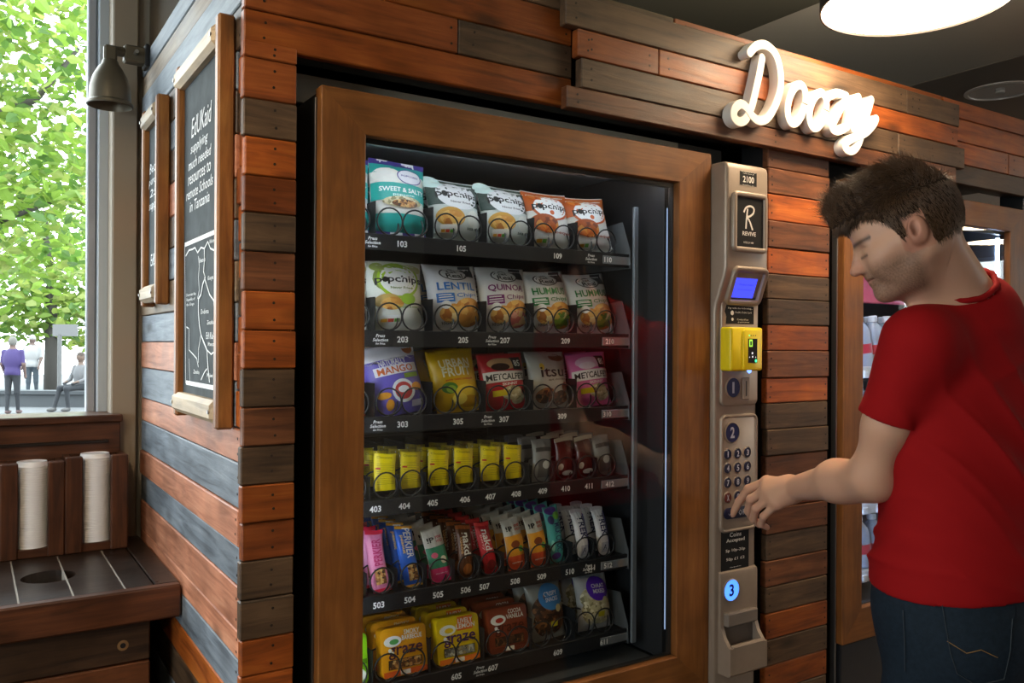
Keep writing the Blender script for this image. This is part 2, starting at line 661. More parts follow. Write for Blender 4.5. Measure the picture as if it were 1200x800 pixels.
def flush_screws(parent):
    mb = MB()
    for p, n in SCR.get(parent.name, []):
        t = n.cross(Vector((0, 0, 1))).normalized()
        r = .0026
        l0 = [p + n * .0006 + (t * math.cos(a) + Vector((0, 0, 1)) * math.sin(a)) * r for a in [k * math.pi / 4 for k in range(8)]]
        l1 = [q - n * .002 for q in l0]
        mb.loops([l1, l0])
    if mb.v:
        mb.build('screw_heads', SCREW, parent, kind='stuff')


WM = dict(o=W_ORANGE, r=W_RED, b=W_BROWN, d=W_DARK, g=W_GREY, p=W_PINK)
bk = MB()
bk.box(.425, .495, 1.518, 1.60, 0, 2.185)
bk.box(.425, 4.2, 1.522, 1.58, 1.935, 2.185)
bk.box(1.775, 2.012, 1.518, 1.60, 0, 1.96)
bk.box(3.115, 4.2, 1.521, 1.60, 0, 1.96)
bk.box(.425, 4.2, 1.58, 2.54, 2.165, 2.185)  # unseen lid over the surround, added to block light
bk.box(.43, 4.2, 2.50, 2.54, 0, 2.17)
wf = bk.build('wall_surround', BLACK, kind='structure')


def px_row(us, y):
    return [P(u, 300, y=y).x for u in us]


# left column of short boards, with an inner layer peeping out at the corner
vb = [50, 70, 118, 162, 207, 250, 295, 341, 387, 432, 477, 522, 567, 611, 655, 700, 746, 788]
zb = [P(315, v, y=YF).z for v in vb]
while zb[-1] > .08:
    zb.append(zb[-1] - .0675)
cs = 'rrdorddoodbdorddoobdrodbodrbd'.replace(' ', '')
cs = 'r' + 'r' + 'd' + 'o' + 'r' + 'd' + 'b' + 'o' + 'o' + 'd' + 'b' + 'd' + 'o' + 'r' + 'd' + 'd' + 'o' + 'o' + 'dbrodbrodbrod'
for i in range(len(zb) - 1):
    z1, z0 = zb[i], zb[i + 1]
    off = random.uniform(-.002, .002)
    x0 = .4045 + random.uniform(-.0025, .0015); x1 = .4985 + random.uniform(-.001, .001)
    plank(wf, x1 - x0, z1 - z0 - .0016, .02, ((x0 + x1) / 2, YF + .010 + off, (z0 + z1) / 2), WM[cs[i]], screws=[(.4515 - .4515) + .008])
zz = 1.985
k = 0
while zz > 1.25:
    h = .067
    off = random.uniform(0, .006)
    plank(wf, .055, h - .002, .034, (.4335 + off, YF + .0385, zz - h / 2), WM['oodor'[k % 5]])
    zz -= h
    k += 1
# fascia above the doors
zr = [1.926, 1.990, 2.062, 2.136, 2.192]
for (u0, u1, r, c) in [(None, 1.12, 0, 'o'), (None, .831, 1, 'r'), (.833, 1.12, 1, 'd'), (None, 1.12, 2, 'o'), (None, 1.12, 3, 'd'),
                       (2.58, 4.2, 0, 'd'), (2.58, P(1182, 170, y=YF).x, 1, 'o'), (P(1182, 170, y=YF).x + .002, 4.2, 1, 'r'), (2.58, 4.2, 2, 'o'), (2.58, 4.2, 3, 'r'), (1.13, P(790, 20, y=YF).x, 3, 'd'), (P(790, 20, y=YF).x + .002, 2.57, 3, 'o')]:
    x0 = .4035 if u0 is None else u0
    h = zr[r + 1] - zr[r] - .0018
    plank(wf, u1 - x0, h, .02, ((x0 + u1) / 2, YF + .010 + random.uniform(-.0015, .0015), (zr[r] + zr[r + 1]) / 2), WM[c],
          screws=[-(u1 - x0) / 2 + .036, (u1 - x0) / 2 - .016])
# raised boards that carry the sign
YR = 1.475
zq = [1.916, 1.966, 2.033, 2.096, 2.168]
for (ua, ub, r, c) in [(661, 1062, 3, 'd'), (1062, 1124, 3, 'd'), (676, 771, 2, 'r'), (771, 1122, 2, 'o'), (680, 1052, 1, 'd'), (1052, 1130, 1, 'd'), (663, 1120, 0, 'b')]:
    x0, x1 = px_row((ua, ub), YR)
    h = zq[r + 1] - zq[r] - .002
    plank(wf, x1 - x0 - .001, h, .024, ((x0 + x1) / 2, YR + .012 + random.uniform(-.001, .001), (zq[r] + zq[r + 1]) / 2), WM[c],
          screws=[-(x1 - x0) / 2 + .03, (x1 - x0) / 2 - .03, random.uniform(-.1, .1)])
# column between the two machines
vm = [170, 202, 231.5, 262, 293, 323, 351.5, 381, 411, 442, 471]
zm = [P(936, v, y=YF).z for v in vm]
while zm[-1] > .08:
    zm.append(zm[-1] - .0693)
cm = 'dborbrddodb'
cm = 'b' + 'b' + 'o' + 'b' + 'o' + 'd' + 'd' + 'o' + 'b' + 'o' + 'd' + 'd' + 'b' + 'r' + 'b' + 'd' + 'b' + 'd' + 'o' + 'd' + 'o' + 'dbdobdobdb'
for i in range(len(zm) - 1):
    z1, z0 = zm[i], zm[i + 1]
    x0 = 1.766 + random.uniform(-.002, .002); x1 = 2.019 + random.uniform(-.002, .002)
    plank(wf, x1 - x0, z1 - z0 - .0018, .02, ((x0 + x1) / 2, YF + .010 + random.uniform(-.0015, .0015), (z0 + z1) / 2), WM[cm[i]],
          screws=[-(x1 - x0) / 2 + .014, (x1 - x0) / 2 - .012])
# boards past the second machine
zz = 1.914
k = 0
while zz > .08:
    plank(wf, .86, .0675, .02, (3.755, YF + .010 + random.uniform(-.0015, .0015), zz - .0346), WM['bodrbdobrd'[k % 10]], screws=[-.41, .41])
    zz -= .0693
    k += 1
flush_screws(wf)

# side wall of the surround
ws = MB().box(XS + .016, XS + .045, 1.525, 2.52, 0, 2.185).build('wall_side', BLACK, kind='structure')
zs = [2.192, 2.138, 2.083, 2.005, 1.93, 1.86, 1.78, 1.70, 1.625, 1.55, 1.474, 1.402, 1.331, 1.247, 1.185, 1.103, 1.036, .965, .885, .834, .76, .69, .61, .54, .46, .38, .31, .23, .15, .08, .01]
cs = 'gbggdgdpdgbgpgpgpgpp' + 'godgodgpod' + 'god'
cs = ['g', 'b', 'g', 'd', 'g', 'd', 'p', 'd', 'g', 'b', 'g', 'p', 'g', 'p', 'g', 'p', 'g', 'p', 'p', 'g', 'o', 'd', 'g', 'o', 'd', 'g', 'p', 'd', 'o', 'g']
W_BROWN2 = wood('weathered brown timber', '5c4a3a', '84705a', '9c8a72', .55, vary=.12)
for i in range(len(zs) - 1):
    y0 = 1.556 if zs[i + 1] > 1.24 and zs[i] < 1.99 else 1.5215
    y1 = 2.537
    m = W_BROWN2 if cs[i] == 'b' else WM[cs[i]]
    off = random.uniform(-.002, .002)
    plank(ws, y1 - y0, zs[i] - zs[i + 1] - .0016, .016, (XS + .008 + off, (y0 + y1) / 2, (zs[i] + zs[i + 1]) / 2), m, rotz=-math.pi / 2,
          screws=[(y1 - y0) / 2 - .015])
flush_screws(ws)

# pale strip showing in the gap above the machine, and the dark reveal
tb = MB()
tb.box(.44, .545, 1.665, 1.68, 1.40, 1.945)
tb.box(.545, 1.60, 1.665, 1.68, 1.888, 1.945)
tb.build('trim_5', mat('beige board', 'ece0c8', .6), kind='structure')
tb = MB()
tb.box(1.60, 1.765, 1.665, 1.68, 1.86, 1.945)
tb.build('trim_6', mat('dim grey board', '6d6a64', .6), kind='structure')

# ------------------------------------------------------------------ chalkboards on the side wall
SLATE = mat('slate grey blackboard', (.06, .07, .075), .85, spec=.25, vary=.25, bscale=200)
CHALK = mat('white chalk', (.85, .87, .88), .9)
W_STILE = wood('oiled frame timber', '6b3d1e', '94602f', 'ad7840', .45, knots=True, vary=.05)


def board(name, y0, y1, z0, z1, label):
    xf, xb = XS - .032, XS - .001
    root = empty(name, (xb, (y0 + y1) / 2, z0), label=label, cat='chalkboard')
    cx = (xf + xb) / 2

    def bar(nm, length, h, t, c, m, rot, b=.004):
        mb = MB().box(-length / 2, length / 2, -t / 2, t / 2, -h / 2, h / 2, b)
        o = mb.build(nm, m, root, origin=(0, 0, 0), fix=False)
        o.location = Vector(c) - wloc(root)
        o.rotation_euler = rot
    MB().box(xb - .016, xb, y0 + .01, y1 - .01, z0 + .02, z1 - .02).build('slate', SLATE, root)
    up = (0, math.radians(90), math.radians(-90))
    for yy in (y0 + .0125, y1 - .0125):
        bar('stile', z1 - z0, .025, xb - xf, (cx, yy, (z0 + z1) / 2), W_STILE, Euler((0, math.radians(90), 0)).to_matrix().to_euler() if False else (math.radians(90), math.radians(90), 0))
    for zz in (z0 + .030, z1 - .030):
        bar('rail', y1 - y0 - .027, .042, .034, (cx - .003, (y0 + y1) / 2 + .0135, zz), W_CREAM, (0, 0, math.radians(-90)), .009)
    mb = MB()
    for yy in (y0 + .038, y1 - .012):
        for zz in (z0 + .03, z1 - .03):
            mb.lathe([(.004, 0), (.004, -.003)], (cx - .0195, yy, zz), 8, axis='x')
    mb.build('screw_heads', STEEL, root, kind='stuff')
    return root, xb - .0165


b1, xw = board('chalkboard', 1.556, 1.932, 1.244, 1.994, 'tall timber framed chalkboard with a chalk map below six lines of writing')
b2, _ = board('chalkboard', 2.142, 2.352, 1.492, 1.994, 'small timber framed chalkboard hanging between the window and the bigger chalkboard')


def chalk_text(mb, s, uL, uR, uv, h=None, **kw):
    """chalk words on the wall board between two pixel columns, centred on the height of a pixel at the right end"""
    a = P(uL, uv, x=xw); c = P(uR, uv, x=xw)
    z = c.z
    wd = a.y - c.y
    vs2, fs = textw(s, wd, h, **kw)
    ym = (a.y + c.y) / 2
    mb.add([(xw - .0008, ym - p, z + q) for p, q in vs2], fs)


def chalk_line(mb, pts, w=.003):
    q = [P(u, v, x=xw) for u, v in pts]
    vs2, fs = ribbon2d([(-p.y, p.z) for p in q], w)
    mb.add([(xw - .0008, -a, b) for a, b in vs2], fs)


wr1 = MB()
for s, uL, uR, v, h in [('EdUKaid', 225, 248.5, 129, .040), ('supplying', 224, 244, 160, .026), ('much needed', 221.5, 248, 174, .021), ('resources to', 221, 247.5, 193, .021),
                        ('remote Schools', 219, 250, 209, .022), ('in Tanzania', 223, 246, 229, .022)]:
    chalk_text(wr1, s, uL, uR, v, h, shear=.2, bold=.004, res=2)
for pts, w in [([(217, 287), (254, 271)], .009), ([(218.5, 448), (254.5, 455)], .009), ([(217, 287), (218, 449)], .003),
               ([(218, 300), (222, 293), (226, 292), (229, 290), (232, 296), (236, 290), (240, 291), (244, 283), (247, 291), (251, 293), (254, 290)], .0035),
               ([(240, 291), (240, 305), (239, 318), (241, 325), (238, 333), (236, 345), (233, 350), (233, 365), (234, 380), (236, 392), (239, 400), (243, 410), (244, 428), (246, 448)], .005),
               ([(233, 300), (234, 312), (233, 325), (234, 340), (232, 350)], .003),
               ([(240, 325), (246, 345), (251, 352), (252, 375), (253, 392), (251, 402), (254, 412)], .004),
               ([(219, 383), (222, 385), (222, 410), (225, 413), (231, 420), (233, 430)], .003), ([(236, 392), (233, 410), (233, 425)], .003),
               ([(236, 445), (240, 436), (243, 432)], .003), ([(222, 420), (223, 447)], .002), ([(243, 410), (248, 415), (254, 410)], .003)]:
    chalk_line(wr1, pts, w)
for s, uL, uR, v, h in [('Rwanda', 234, 241, 303, .010), ('Kenya', 244, 250.5, 325, .011), ('Dodoma', 236, 245, 364, .010), ('Democratic Rep', 219, 230, 344, .008), ('Republic of', 219, 229, 350, .008), ('the Congo', 219, 228, 356, .008),
                        ('EdUKaid', 242, 252, 393, .013), ('Mtwara', 244, 251, 403, .008), ('Zambia', 227, 234, 436, .008), ('Malawi', 243, 250, 440, .008), ('Ethiopia', 246, 253, 281, .009), ('Zanzibar', 243, 252, 377, .008)]:
    chalk_text(wr1, s, uL, uR, v, h, shear=.15, bold=.005, res=1)
wr1.build('chalk_writing', CHALK, b1, fix=False)
wr2 = MB()
for s, uL, uR, v, h in [('Because', 176, 190, 186, .026), ('purchase', 175, 190, 203, .026), ('25p', 176, 189, 219, .026), ('supports', 175, 190, 234, .024), ('EdUKaid', 177, 189, 300, .03)]:
    chalk_text(wr2, s, uL, uR, v, h, shear=.2, bold=.006, res=1)
chalk_line(wr2, [(183, 250), (185, 262), (182, 275), (186, 285)], .004)
wr2.build('chalk_writing', CHALK, b2, fix=False)

# ------------------------------------------------------------------ wall lamp
OLIVE = mat('olive brown lamp enamel', '6a6252', .38, .3)
pm = P(174, 68, x=XS)
lamp = empty('wall_lamp', pm, label='small olive metal spot lamp with bell shade clamped beside the window', cat='lamp')
hc = P(129, 100, y=pm.y - .02)
ak = .057
mb = MB()
zt = hc.z + .066
prof = [(.0001, .0), (.017, 0), (.020, -.004), (.021, -.010), (.030, -.022), (.042, -.045), (.049, -.072), (.051, -.108), (.056, -.113), (.057, -.120), (.053, -.121), (.048, -.105), (.044, -.07), (.03, -.03), (.0001, -.02)]
mb.lathe([(r, h) for r, h in prof], (hc.x, hc.y, zt), 32, cap0=False, cap1=False)
mb.build('shade', OLIVE, lamp, smooth=True)
MB().lathe([(.0001, .004), (.018, -.005), (.024, -.03), (.018, -.05), (.0001, -.056)], (hc.x, hc.y, zt - .03), 16, cap0=False, cap1=False).build('bulb', mat('frosted bulb', (.7, .7, .68), .3), lamp, smooth=True)
MB().box(hc.x - .016, hc.x + .016, hc.y - .012, hc.y + .012, zt - .004, zt + .038, .005).build('swivel_joint', OLIVE, lamp)
MB().tube([(hc.x, hc.y, zt + .026), (pm.x - .05, pm.y, pm.z + .004)], .013, 10).build('arm', OLIVE, lamp, smooth=True)
MB().box(pm.x - .062, pm.x - .008, pm.y - .018, pm.y + .018, pm.z - .022, pm.z + .022, .004).build('clamp', OLIVE, lamp)
MB().box(pm.x - .012, pm.x, pm.y - .026, pm.y + .026, pm.z - .030, pm.z + .030, .003).build('wall_plate', BLACKM, lamp)
MB().lathe([(.005, 0), (.005, -.03)], (pm.x - .035, pm.y - .012, pm.z), 10, axis='y').build('screw', STEEL, lamp)

# ------------------------------------------------------------------ counter with the lid holders
ZT = 0.86
ct = empty('counter', (-.6, 2.25, 0), label='near black timber counter with a round waste hole under the window', cat='counter')
yf, yb = 1.985, 2.55
xr = XS - .002
edges = [P(214, 682, z=ZT).x - .001] + [P(u, v, z=ZT).x for u, v in ((147, 690), (86, 698), (22, 708))]
edges[0] = xr - .052
ha, hb = P(26, 676, z=ZT), P(87, 675, z=ZT)
hc_ = ((ha.x + hb.x) / 2, (ha.y + hb.y) / 2)
hr = (hb - ha).length / 2 * .98
xs_ = edges + [edges[-1] - .135 * k for k in range(1, 8)]
for i in range(len(xs_) - 1):
    xa, xb_ = xs_[i + 1] + .0022, xs_[i] - .0022
    y0, y1 = yf + .03, yb
    cx, cy = hc_
    pts = [(xa, y0), (xb_, y0)]
    dx = cx - xb_
    if abs(dx) < hr and True:      # the hole bites into the right edge
        dy = math.sqrt(hr * hr - dx * dx)
        a0 = math.atan2(-dy, -dx)
        a1 = math.atan2(dy, -dx)
        # go through the part of the circle inside this board (to the left)
        if a1 > 0: a1 -= 2 * math.pi
        n = 18
        for k in range(n + 1):
            a = a0 + (a1 - a0) * k / n
            pts.append((max(xa + .002, cx + hr * math.cos(a)), cy + hr * math.sin(a)))
    pts += [(xb_, y1), (xa, y1)]
    dx = cx - xa
    if abs(dx) < hr and cx - hr < xa and cx > xa - hr and cx < xb_ + 1 and not (cx > xa + hr):
        dy = math.sqrt(hr * hr - dx * dx)
        a0 = math.atan2(dy, -dx)
        a1 = math.atan2(-dy, -dx)
        if a0 < 0: a0 += 2 * math.pi
        if cx < xa:
            a0 = math.atan2(dy, -dx); a1 = math.atan2(-dy, -dx)
            for k in range(13):
                a = a0 + (a1 - a0) * k / 12
                pts.append((cx + hr * math.cos(a), cy + hr * math.sin(a)))
    mb = MB().prism(pts, lambda a, b, k: (a, b, ZT - .03 + .03 * k))
    o = mb.build('worktop_board', W_COUNTER, ct, origin=((xa + xb_) / 2, (yf + yb) / 2, ZT))
MB().box(xs_[-1], xr, yf + .03, yb, ZT - .036, ZT - .0305).build('underlay', mat('pale joint filler', '9a948c', .8), ct)
for i in range(len(xs_) - 1):
    x = xs_[i]
    if i > 0:
        MB().box(x - .0021, x + .0021, yf + .03, yb, ZT - .030, ZT - .0012).build('joint', mat('pale joint filler'), ct)
o = MB().box(xr - .050, xr, yf + .028, yb, ZT - .03, ZT + .001, .002).build('edge_board', W_COUNTER, ct, origin=(xr - .02, 2.3, ZT))
o = MB().box(-2.0, xr, yf, yf + .029, ZT - .072, ZT + .001, .004).build('edge_board', W_WALNUT, ct, origin=(-.6, yf, ZT))
n0 = [(hr * .93, 0), (hr, 0), (hr, -.03), (hr * .93, -.15)]
MB().lathe([(hr, -.031), (hr * 1.0, -.16)], (hc_[0], hc_[1], ZT), 32, cap0=False).build('waste_tube', BLACKM, ct, smooth=True)
xp = P(176, 750, y=2.06).x
for k, (v0, v1, m) in enumerate([(729, 776, W_COUNTER), (777, 822, W_WALNUT)]):
    z1, z0 = P(150, v0, y=2.06).z, P(150, v1, y=2.06).z
    m = [wood('dark drawer timber', '2c1d12', '4a3320', '5e432c', .45), wood('brown drawer timber', '4a2815', '6e4022', '85502e', .45)][k]
    d = MB().box(-2.0, xp, 2.06, 2.08, z0, z1 - .002, .003).build('front_board', m, ct, origin=(-.6, 2.06, z0))
    if k == 0:
        kn = P(144, 756, y=2.06)
        MB().lathe([(.012, -.0008), (.009, -.0012), (.0001, -.0012)], kn, 14, axis='y', cap0=False).build('knot', mat('pale knot wood', '9a7448', .6), d)
        MB().lathe([(.006, -.0018), (.0001, -.0018)], kn, 12, axis='y', cap0=False).build('knot_hole', BLACK, d)
zlow = P(150, 822, y=2.06).z
for k in range(5):
    MB().box(-2.0, xp, 2.06, 2.08, zlow - .09 * (k + 1) + .002, zlow - .09 * k - .002, .003).build('front_board', W_WALNUT if k % 2 else W_COUNTER, ct, origin=(-.6, 2.06, zlow - .09 * k - .045))
MB().box(-2.0, xp - .01, 2.08, 2.52, 0.02, ZT - .05).build('carcass', BLACK, ct)
MB().box(-2.0, xp - .03, 2.11, 2.5, 0, .03).build('plinth', BLACK, ct)

xe = P(141, 500, y=2.515).x
tr = MB()
tr.box(-3, xe, 2.515, 2.60, .0, 1.185, .002)
sl = tr.build('trim_1', W_WALNUT, kind='structure', origin=(-1, 2.5, 1))
MB().box(-3, xe + .004, 2.500, 2.66, 1.185, 1.205, .003).build('sill_board', W_WALNUT, sl)
MB().box(-3, xe - .03, 2.508, 2.516, 1.13, 1.138, .001).build('moulding', W_COUNTER, sl)

LIDW = mat('white plastic lids', (.9, .9, .93), .35, spec=.5)
lidm = MB().lathe([(.0001, .0105), (.030, .0105), (.031, .0125), (.034, .0125), (.0355, .006), (.0385, .003), (.0395, .0015), (.0395, .0), (.0375, .0)], (0, 0, 0), 28, cap0=False, cap1=False).mesh('cup_lid', LIDW, smooth=True)


def holder(name, us, v_top, label, uc, vt_lid, vb_lid, lid_label):
    y = 2.412
    xL0, xL1, xR0, xR1 = [P(u, 600, y=y).x for u in us]
    zt = P(us[2], v_top, y=y).z
    h = empty(name, ((xL0 + xR1) / 2, y + .05, ZT), label=label, cat='lid holder')
    for a, b in ((xL0, xL1), (xR0, xR1)):
        mb = MB().box(-(zt - ZT) / 2, (zt - ZT) / 2, -.01, .01, -(b - a) / 2, (b - a) / 2, .003)
        o = mb.build('front_board', W_WALNUT, h, origin=(0, 0, 0), fix=False)
        o.location = Vector(((a + b) / 2, y + .01, (zt + ZT) / 2)) - wloc(h)
        o.rotation_euler = (0, math.radians(90), 0)
    for a in (xL0 + .0005, xR1 - .0165):
        MB().box(a, a + .016, y + .0205, y + .096, ZT, zt - .003, .002).build('side_board', W_WALNUT, h)
    MB().box(xL0, xR1, y + .0965, y + .101, ZT, zt - .003, .001).build('back_board', W_WALNUT, h)
    MB().box(xL1 - .004, xR0 + .004, y + .006, y + .0945, ZT, ZT + .022, .002).build('base_board', W_WALNUT, h)
    cx = (xL1 + xR0) / 2
    cy = y + .051
    z0 = ZT + .022
    ztop = P((us[1] + us[2]) / 2, vt_lid, y=cy).z
    n = int((ztop - z0 - .0125) / .0058)
    for k in range(n):
        link('cup_lid', lidm, None, (cx + random.uniform(-.0006, .0006), cy + random.uniform(-.0006, .0006), z0 + k * .0058), (0, 0, 0),
             lid_label, 'lid', 'lids in the ' + name.replace('_', ' ') + ' by ' + lid_label.split(' ')[-1])


holder('lid_holder', (76.5, 97, 130, 150), 533, 'dark timber lid holder nearest the plank wall on the counter', 113, 526, 636, 'white plastic cup lid stacked in the timber holder next to the plank wall')
holder('lid_holder', (0, 21, 56, 76), 541, 'dark timber lid holder standing behind the round hole of the counter', 39, 536, 642, 'white plastic cup lid stacked in the timber holder behind the counter hole')

# ------------------------------------------------------------------ ceiling lamps
LGLOW = mat('glowing diffuser', (.9, .85, .75), .4, emit=(1.0, .76, .50), es=23.0)
LTOP = mat('added uplight glow', (.9, .85, .75), .4, emit=(1.0, .80, .58), es=60.0)  # glow for an invented uplight that brightens the ceiling
LBLK = mat('bronze black lamp drum', (.03, .026, .024), .4, .4)
LR = .222


def pendant(x, y, z, label):
    root = empty('pendant_lamp', (x, y, z), label=label, cat='lamp', group='round pendant lamps')
    MB().lathe([(LR - .004, .0), (LR, .0), (LR, .13), (LR - .01, .14), (.03, .145), (.0001, .145)], (x, y, z), 56, cap0=False, cap1=False).lathe([(LR - .004, 0), (LR - .004, .13)], (x, y, z), 56, cap0=False, cap1=False).build('drum', LBLK, root, smooth=True)
    MB().lathe([(LR - .0045, .006), (.0001, .006)], (x, y, z), 56, cap0=False, cap1=False).build('diffuser', LGLOW, root)
    MB().lathe([(LR - .02, .1455), (.02, .1455)], (x, y, z), 40, cap0=False, cap1=False).build('added_uplight', LTOP, root)  # added glowing disc on the drum top, throws light onto the ceiling
    MB().tube([(x, y, z + .14), (x, y, ZC)], .008, 8).build('stem', LBLK, root)
    MB().lathe([(.05, 0), (.05, -.02), (.0001, -.02)], (x, y, ZC), 20, cap0=False).build('ceiling_rose', LBLK, root)


LP = P(1073, 5, s=2.07)
pendant(LP.x, LP.y, LP.z, 'round drum pendant lamp glowing in front of the white lettering')
pendant(-.40, .95, LP.z, 'round drum pendant lamp hanging in front of the corner column and chalkboards')
pendant(5.95, -.13, LP.z, 'round drum pendant lamp further along the row toward the far right window')
pendant(6.9, -.55, LP.z, 'round drum pendant lamp hanging closest to the far right window')
pendant(-.7, -1.4, LP.z, 'added round drum pendant lamp for fill light, out of view above the open floor')  # unseen lamp added as fill light for the front walls
pendant(4.9, -1.4, LP.z, 'added round drum pendant lamp for fill light, out of view opposite the white lettering')  # another unseen lamp, added for fill and kept out of the glass reflections
# recessed downlight
dl = P(1172, 106, z=ZC)
dlr = empty('downlight', (dl.x, dl.y, ZC), label='recessed chrome downlight in the brown grey ceiling', cat='light')
MB().lathe([(.150, -.001), (.150, -.006), (.132, -.008), (.130, -.001)], (dl.x, dl.y, ZC), 40, cap0=False, cap1=False).build('rim', mat('white rim', (.75, .75, .75), .35, .3), dlr, smooth=True)
MB().lathe([(.131, -.004), (.115, -.0025), (.06, -.0022), (.0001, -.002)], (dl.x, dl.y, ZC), 40, cap0=False, cap1=False).build('reflector', mat('chrome reflector', (.5, .5, .52), .08, 1.0), dlr, smooth='all')
MB().lathe([(.02, -.003), (.02, -.012), (.0001, -.014)], (dl.x, dl.y, ZC), 16, cap0=False, cap1=False).build('bulb', mat('frosted bulb'), dlr, smooth=True)

# ------------------------------------------------------------------ the white lettering
SIGNW = mat('white painted board letters', (.83, .80, .76), .45)
sign = empty('sign_lettering', P(940, 120, y=YR), label='big white script lettering Doozy fixed on the raised boards above the machine', cat='sign')
YS0, YS1 = YR, YR - .027


def spx(a, b):
    q = P(850 + a / 4.705, 30 + b / 4.705, y=YS1)
    return (q.x, q.z)


def letter(strokes, w=.0235):
    mb = MB()
    for si, st in enumerate(strokes):
        closed = st[0] == st[-1]
        pts = smooth_path([spx(*p) for p in st], 6)
        if closed:
            pts = pts[:-1]
        n = len(pts)
        Lf = []
        for i in range(n):
            a = pts[(i - 1) % n] if closed else pts[max(i - 1, 0)]
            c = pts[(i + 1) % n] if closed else pts[min(i + 1, n - 1)]
            dx, dz = c[0] - a[0], c[1] - a[1]
            l = math.hypot(dx, dz)
            nx, nz = -dz / l * w / 2, dx / l * w / 2
            x, z = pts[i]
            yq = YS1 - .0025 * i / n - .0012 * si
            Lf.append([(x + nx, YS0, z + nz), (x + nx, yq + .001, z + nz), (x + nx * .92, yq, z + nz * .92), (x - nx * .92, yq, z - nz * .92), (x - nx, yq + .001, z - nz), (x - nx, YS0, z - nz)])
        if closed:
            Lf.append(Lf[0])
        mb.loops(Lf, 0, not closed, not closed)
        if not closed:
            for q, yq in ((pts[0], YS1 + .0004), (pts[-1], YS1 - .0029 - .0012 * si)):
                mb.lathe([(w / 2, 0), (w / 2, yq + .001 - YS0), (w * .46, yq - YS0), (.0001, yq - YS0)], (q[0], YS0, q[1]), 16, axis='y', cap0=False, cap1=False)
    mb.build('letter', SIGNW, sign, smooth=30)


def ell(cx, cy, rx, ry, sl=.15, n=18):
    p = [(cx + rx * math.cos(2 * math.pi * k / n) - sl * ry * math.sin(2 * math.pi * k / n), cy + ry * math.sin(2 * math.pi * k / n)) for k in range(n)]
    return p + [p[0]]


letter([[(205, 178), (190, 260), (170, 350), (148, 440), (116, 512), (80, 530), (50, 505), (52, 460), (85, 432), (120, 455), (150, 500), (190, 525), (235, 505), (278, 430), (304, 330), (298, 230), (270, 150), (220, 108), (170, 112), (132, 150)]])
letter([ell(392, 433, 46, 106)])
letter([ell(510, 468, 44, 96), [(556, 400), (580, 385)]])
letter([[(570, 395), (610, 372), (660, 385), (668, 400), (630, 470), (595, 540), (590, 570), (620, 582), (668, 560)]])
letter([[(738, 395), (715, 470), (700, 545), (715, 575), (745, 560), (780, 490), (803, 410)], [(803, 410), (780, 500), (755, 590), (730, 660), (695, 692), (662, 680), (662, 650), (700, 622), (770, 592), (815, 545), (828, 515)]])
# ================================================================== vending machines
YT = 1.62                                     # front of the trays
FLOORZ = [1.626, 1.427, 1.248, 1.076, .878, .692]
LABZ = [1.610, 1.410, 1.232, 1.060, .861, .6755]
DX0, DX1, DZ0, DZ1 = .545, 1.556, .552, 1.879   # door outside
GX0, GX1, GZ0, GZ1 = .634, 1.447, .646, 1.797   # door glass
LEDM = mat('cool white led strip', (.9, .95, 1), .4, emit=(.82, .91, 1.0), es=15)
LEDB = mat('bright cool led strip', (.9, .95, 1), .4, emit=(.50, .68, 1.0), es=24)
TRAYM = mat('black tray enamel', (.010, .010, .011), .55, spec=.3)
COILM = mat('black coil wire', (.012, .012, .013), .3)
NUMM = mat('white tray print', (.8, .8, .8), .5)

coil_cache = {}


def coil_mesh(r):
    if r not in coil_cache:
        pts = []
        n = 22
        for k in range(int(n * 4.2)):
            a = 2 * math.pi * k / n - math.pi / 2
            t = k / n
            y = .004 * t if t < 1 else .004 + (t - 1) * .075
            pts.append((r * math.cos(a), y, r * math.sin(a)))
        coil_cache[r] = MB().tube(pts, .0019, 5).mesh('coil', COILM, smooth='all')
    return coil_cache[r]


def door_rails(root, dx):
    def rail(length_o, length_i, wd, c, roty, rng):
        # trapezoid: outer edge at +z
        pts = [(-length_o / 2, wd / 2), (length_o / 2, wd / 2), (length_i[1], -wd / 2), (length_i[0], -wd / 2)]
        bm = bmesh.new()
        fr = [bm.verts.new((a, -.016, b)) for a, b in pts]
        bk_ = [bm.verts.new((a, .016, b)) for a, b in pts]
        bm.faces.new(fr)
        bm.faces.new(bk_[::-1])
        for i in range(4):
            bm.faces.new((fr[i], bk_[i], bk_[(i + 1) % 4], fr[(i + 1) % 4]))
        bmesh.ops.recalc_face_normals(bm, faces=bm.faces[:])
        ed = [e for e in bm.edges if abs(e.verts[0].co.z - e.verts[1].co.z) < 1e-6]
        bmesh.ops.bevel(bm, geom=ed, offset=.003, segments=2, affect='EDGES', profile=.5)
        mb = MB().bm(bm)
        o = mb.build('door_rail', W_DOOR, root, origin=(0, 0, 0))
        o.location = Vector(c) - wloc(root)
        o.rotation_euler = (0, roty, 0)
    W, H = DX1 - DX0, DZ1 - DZ0
    tl, bl, ll, rl = DZ1 - GZ1, GZ0 - DZ0, GX0 - DX0, DX1 - GX1
    cx, cz = (DX0 + DX1) / 2 + dx, (DZ0 + DZ1) / 2
    yy = YF + .016
    rail(W, (-W / 2 + ll, W / 2 - rl), tl, (cx, yy, DZ1 - tl / 2), 0, 0)
    rail(W, (-W / 2 + rl, W / 2 - ll), bl, (cx, yy, DZ0 + bl / 2), math.pi, 0)
    rail(H, (-H / 2 + bl, H / 2 - tl), ll, (DX0 + ll / 2 + dx, yy, cz), -math.pi / 2, 0)
    rail(H, (-H / 2 + tl, H / 2 - bl), rl, (DX1 - rl / 2 + dx, yy, cz), math.pi / 2, 0)


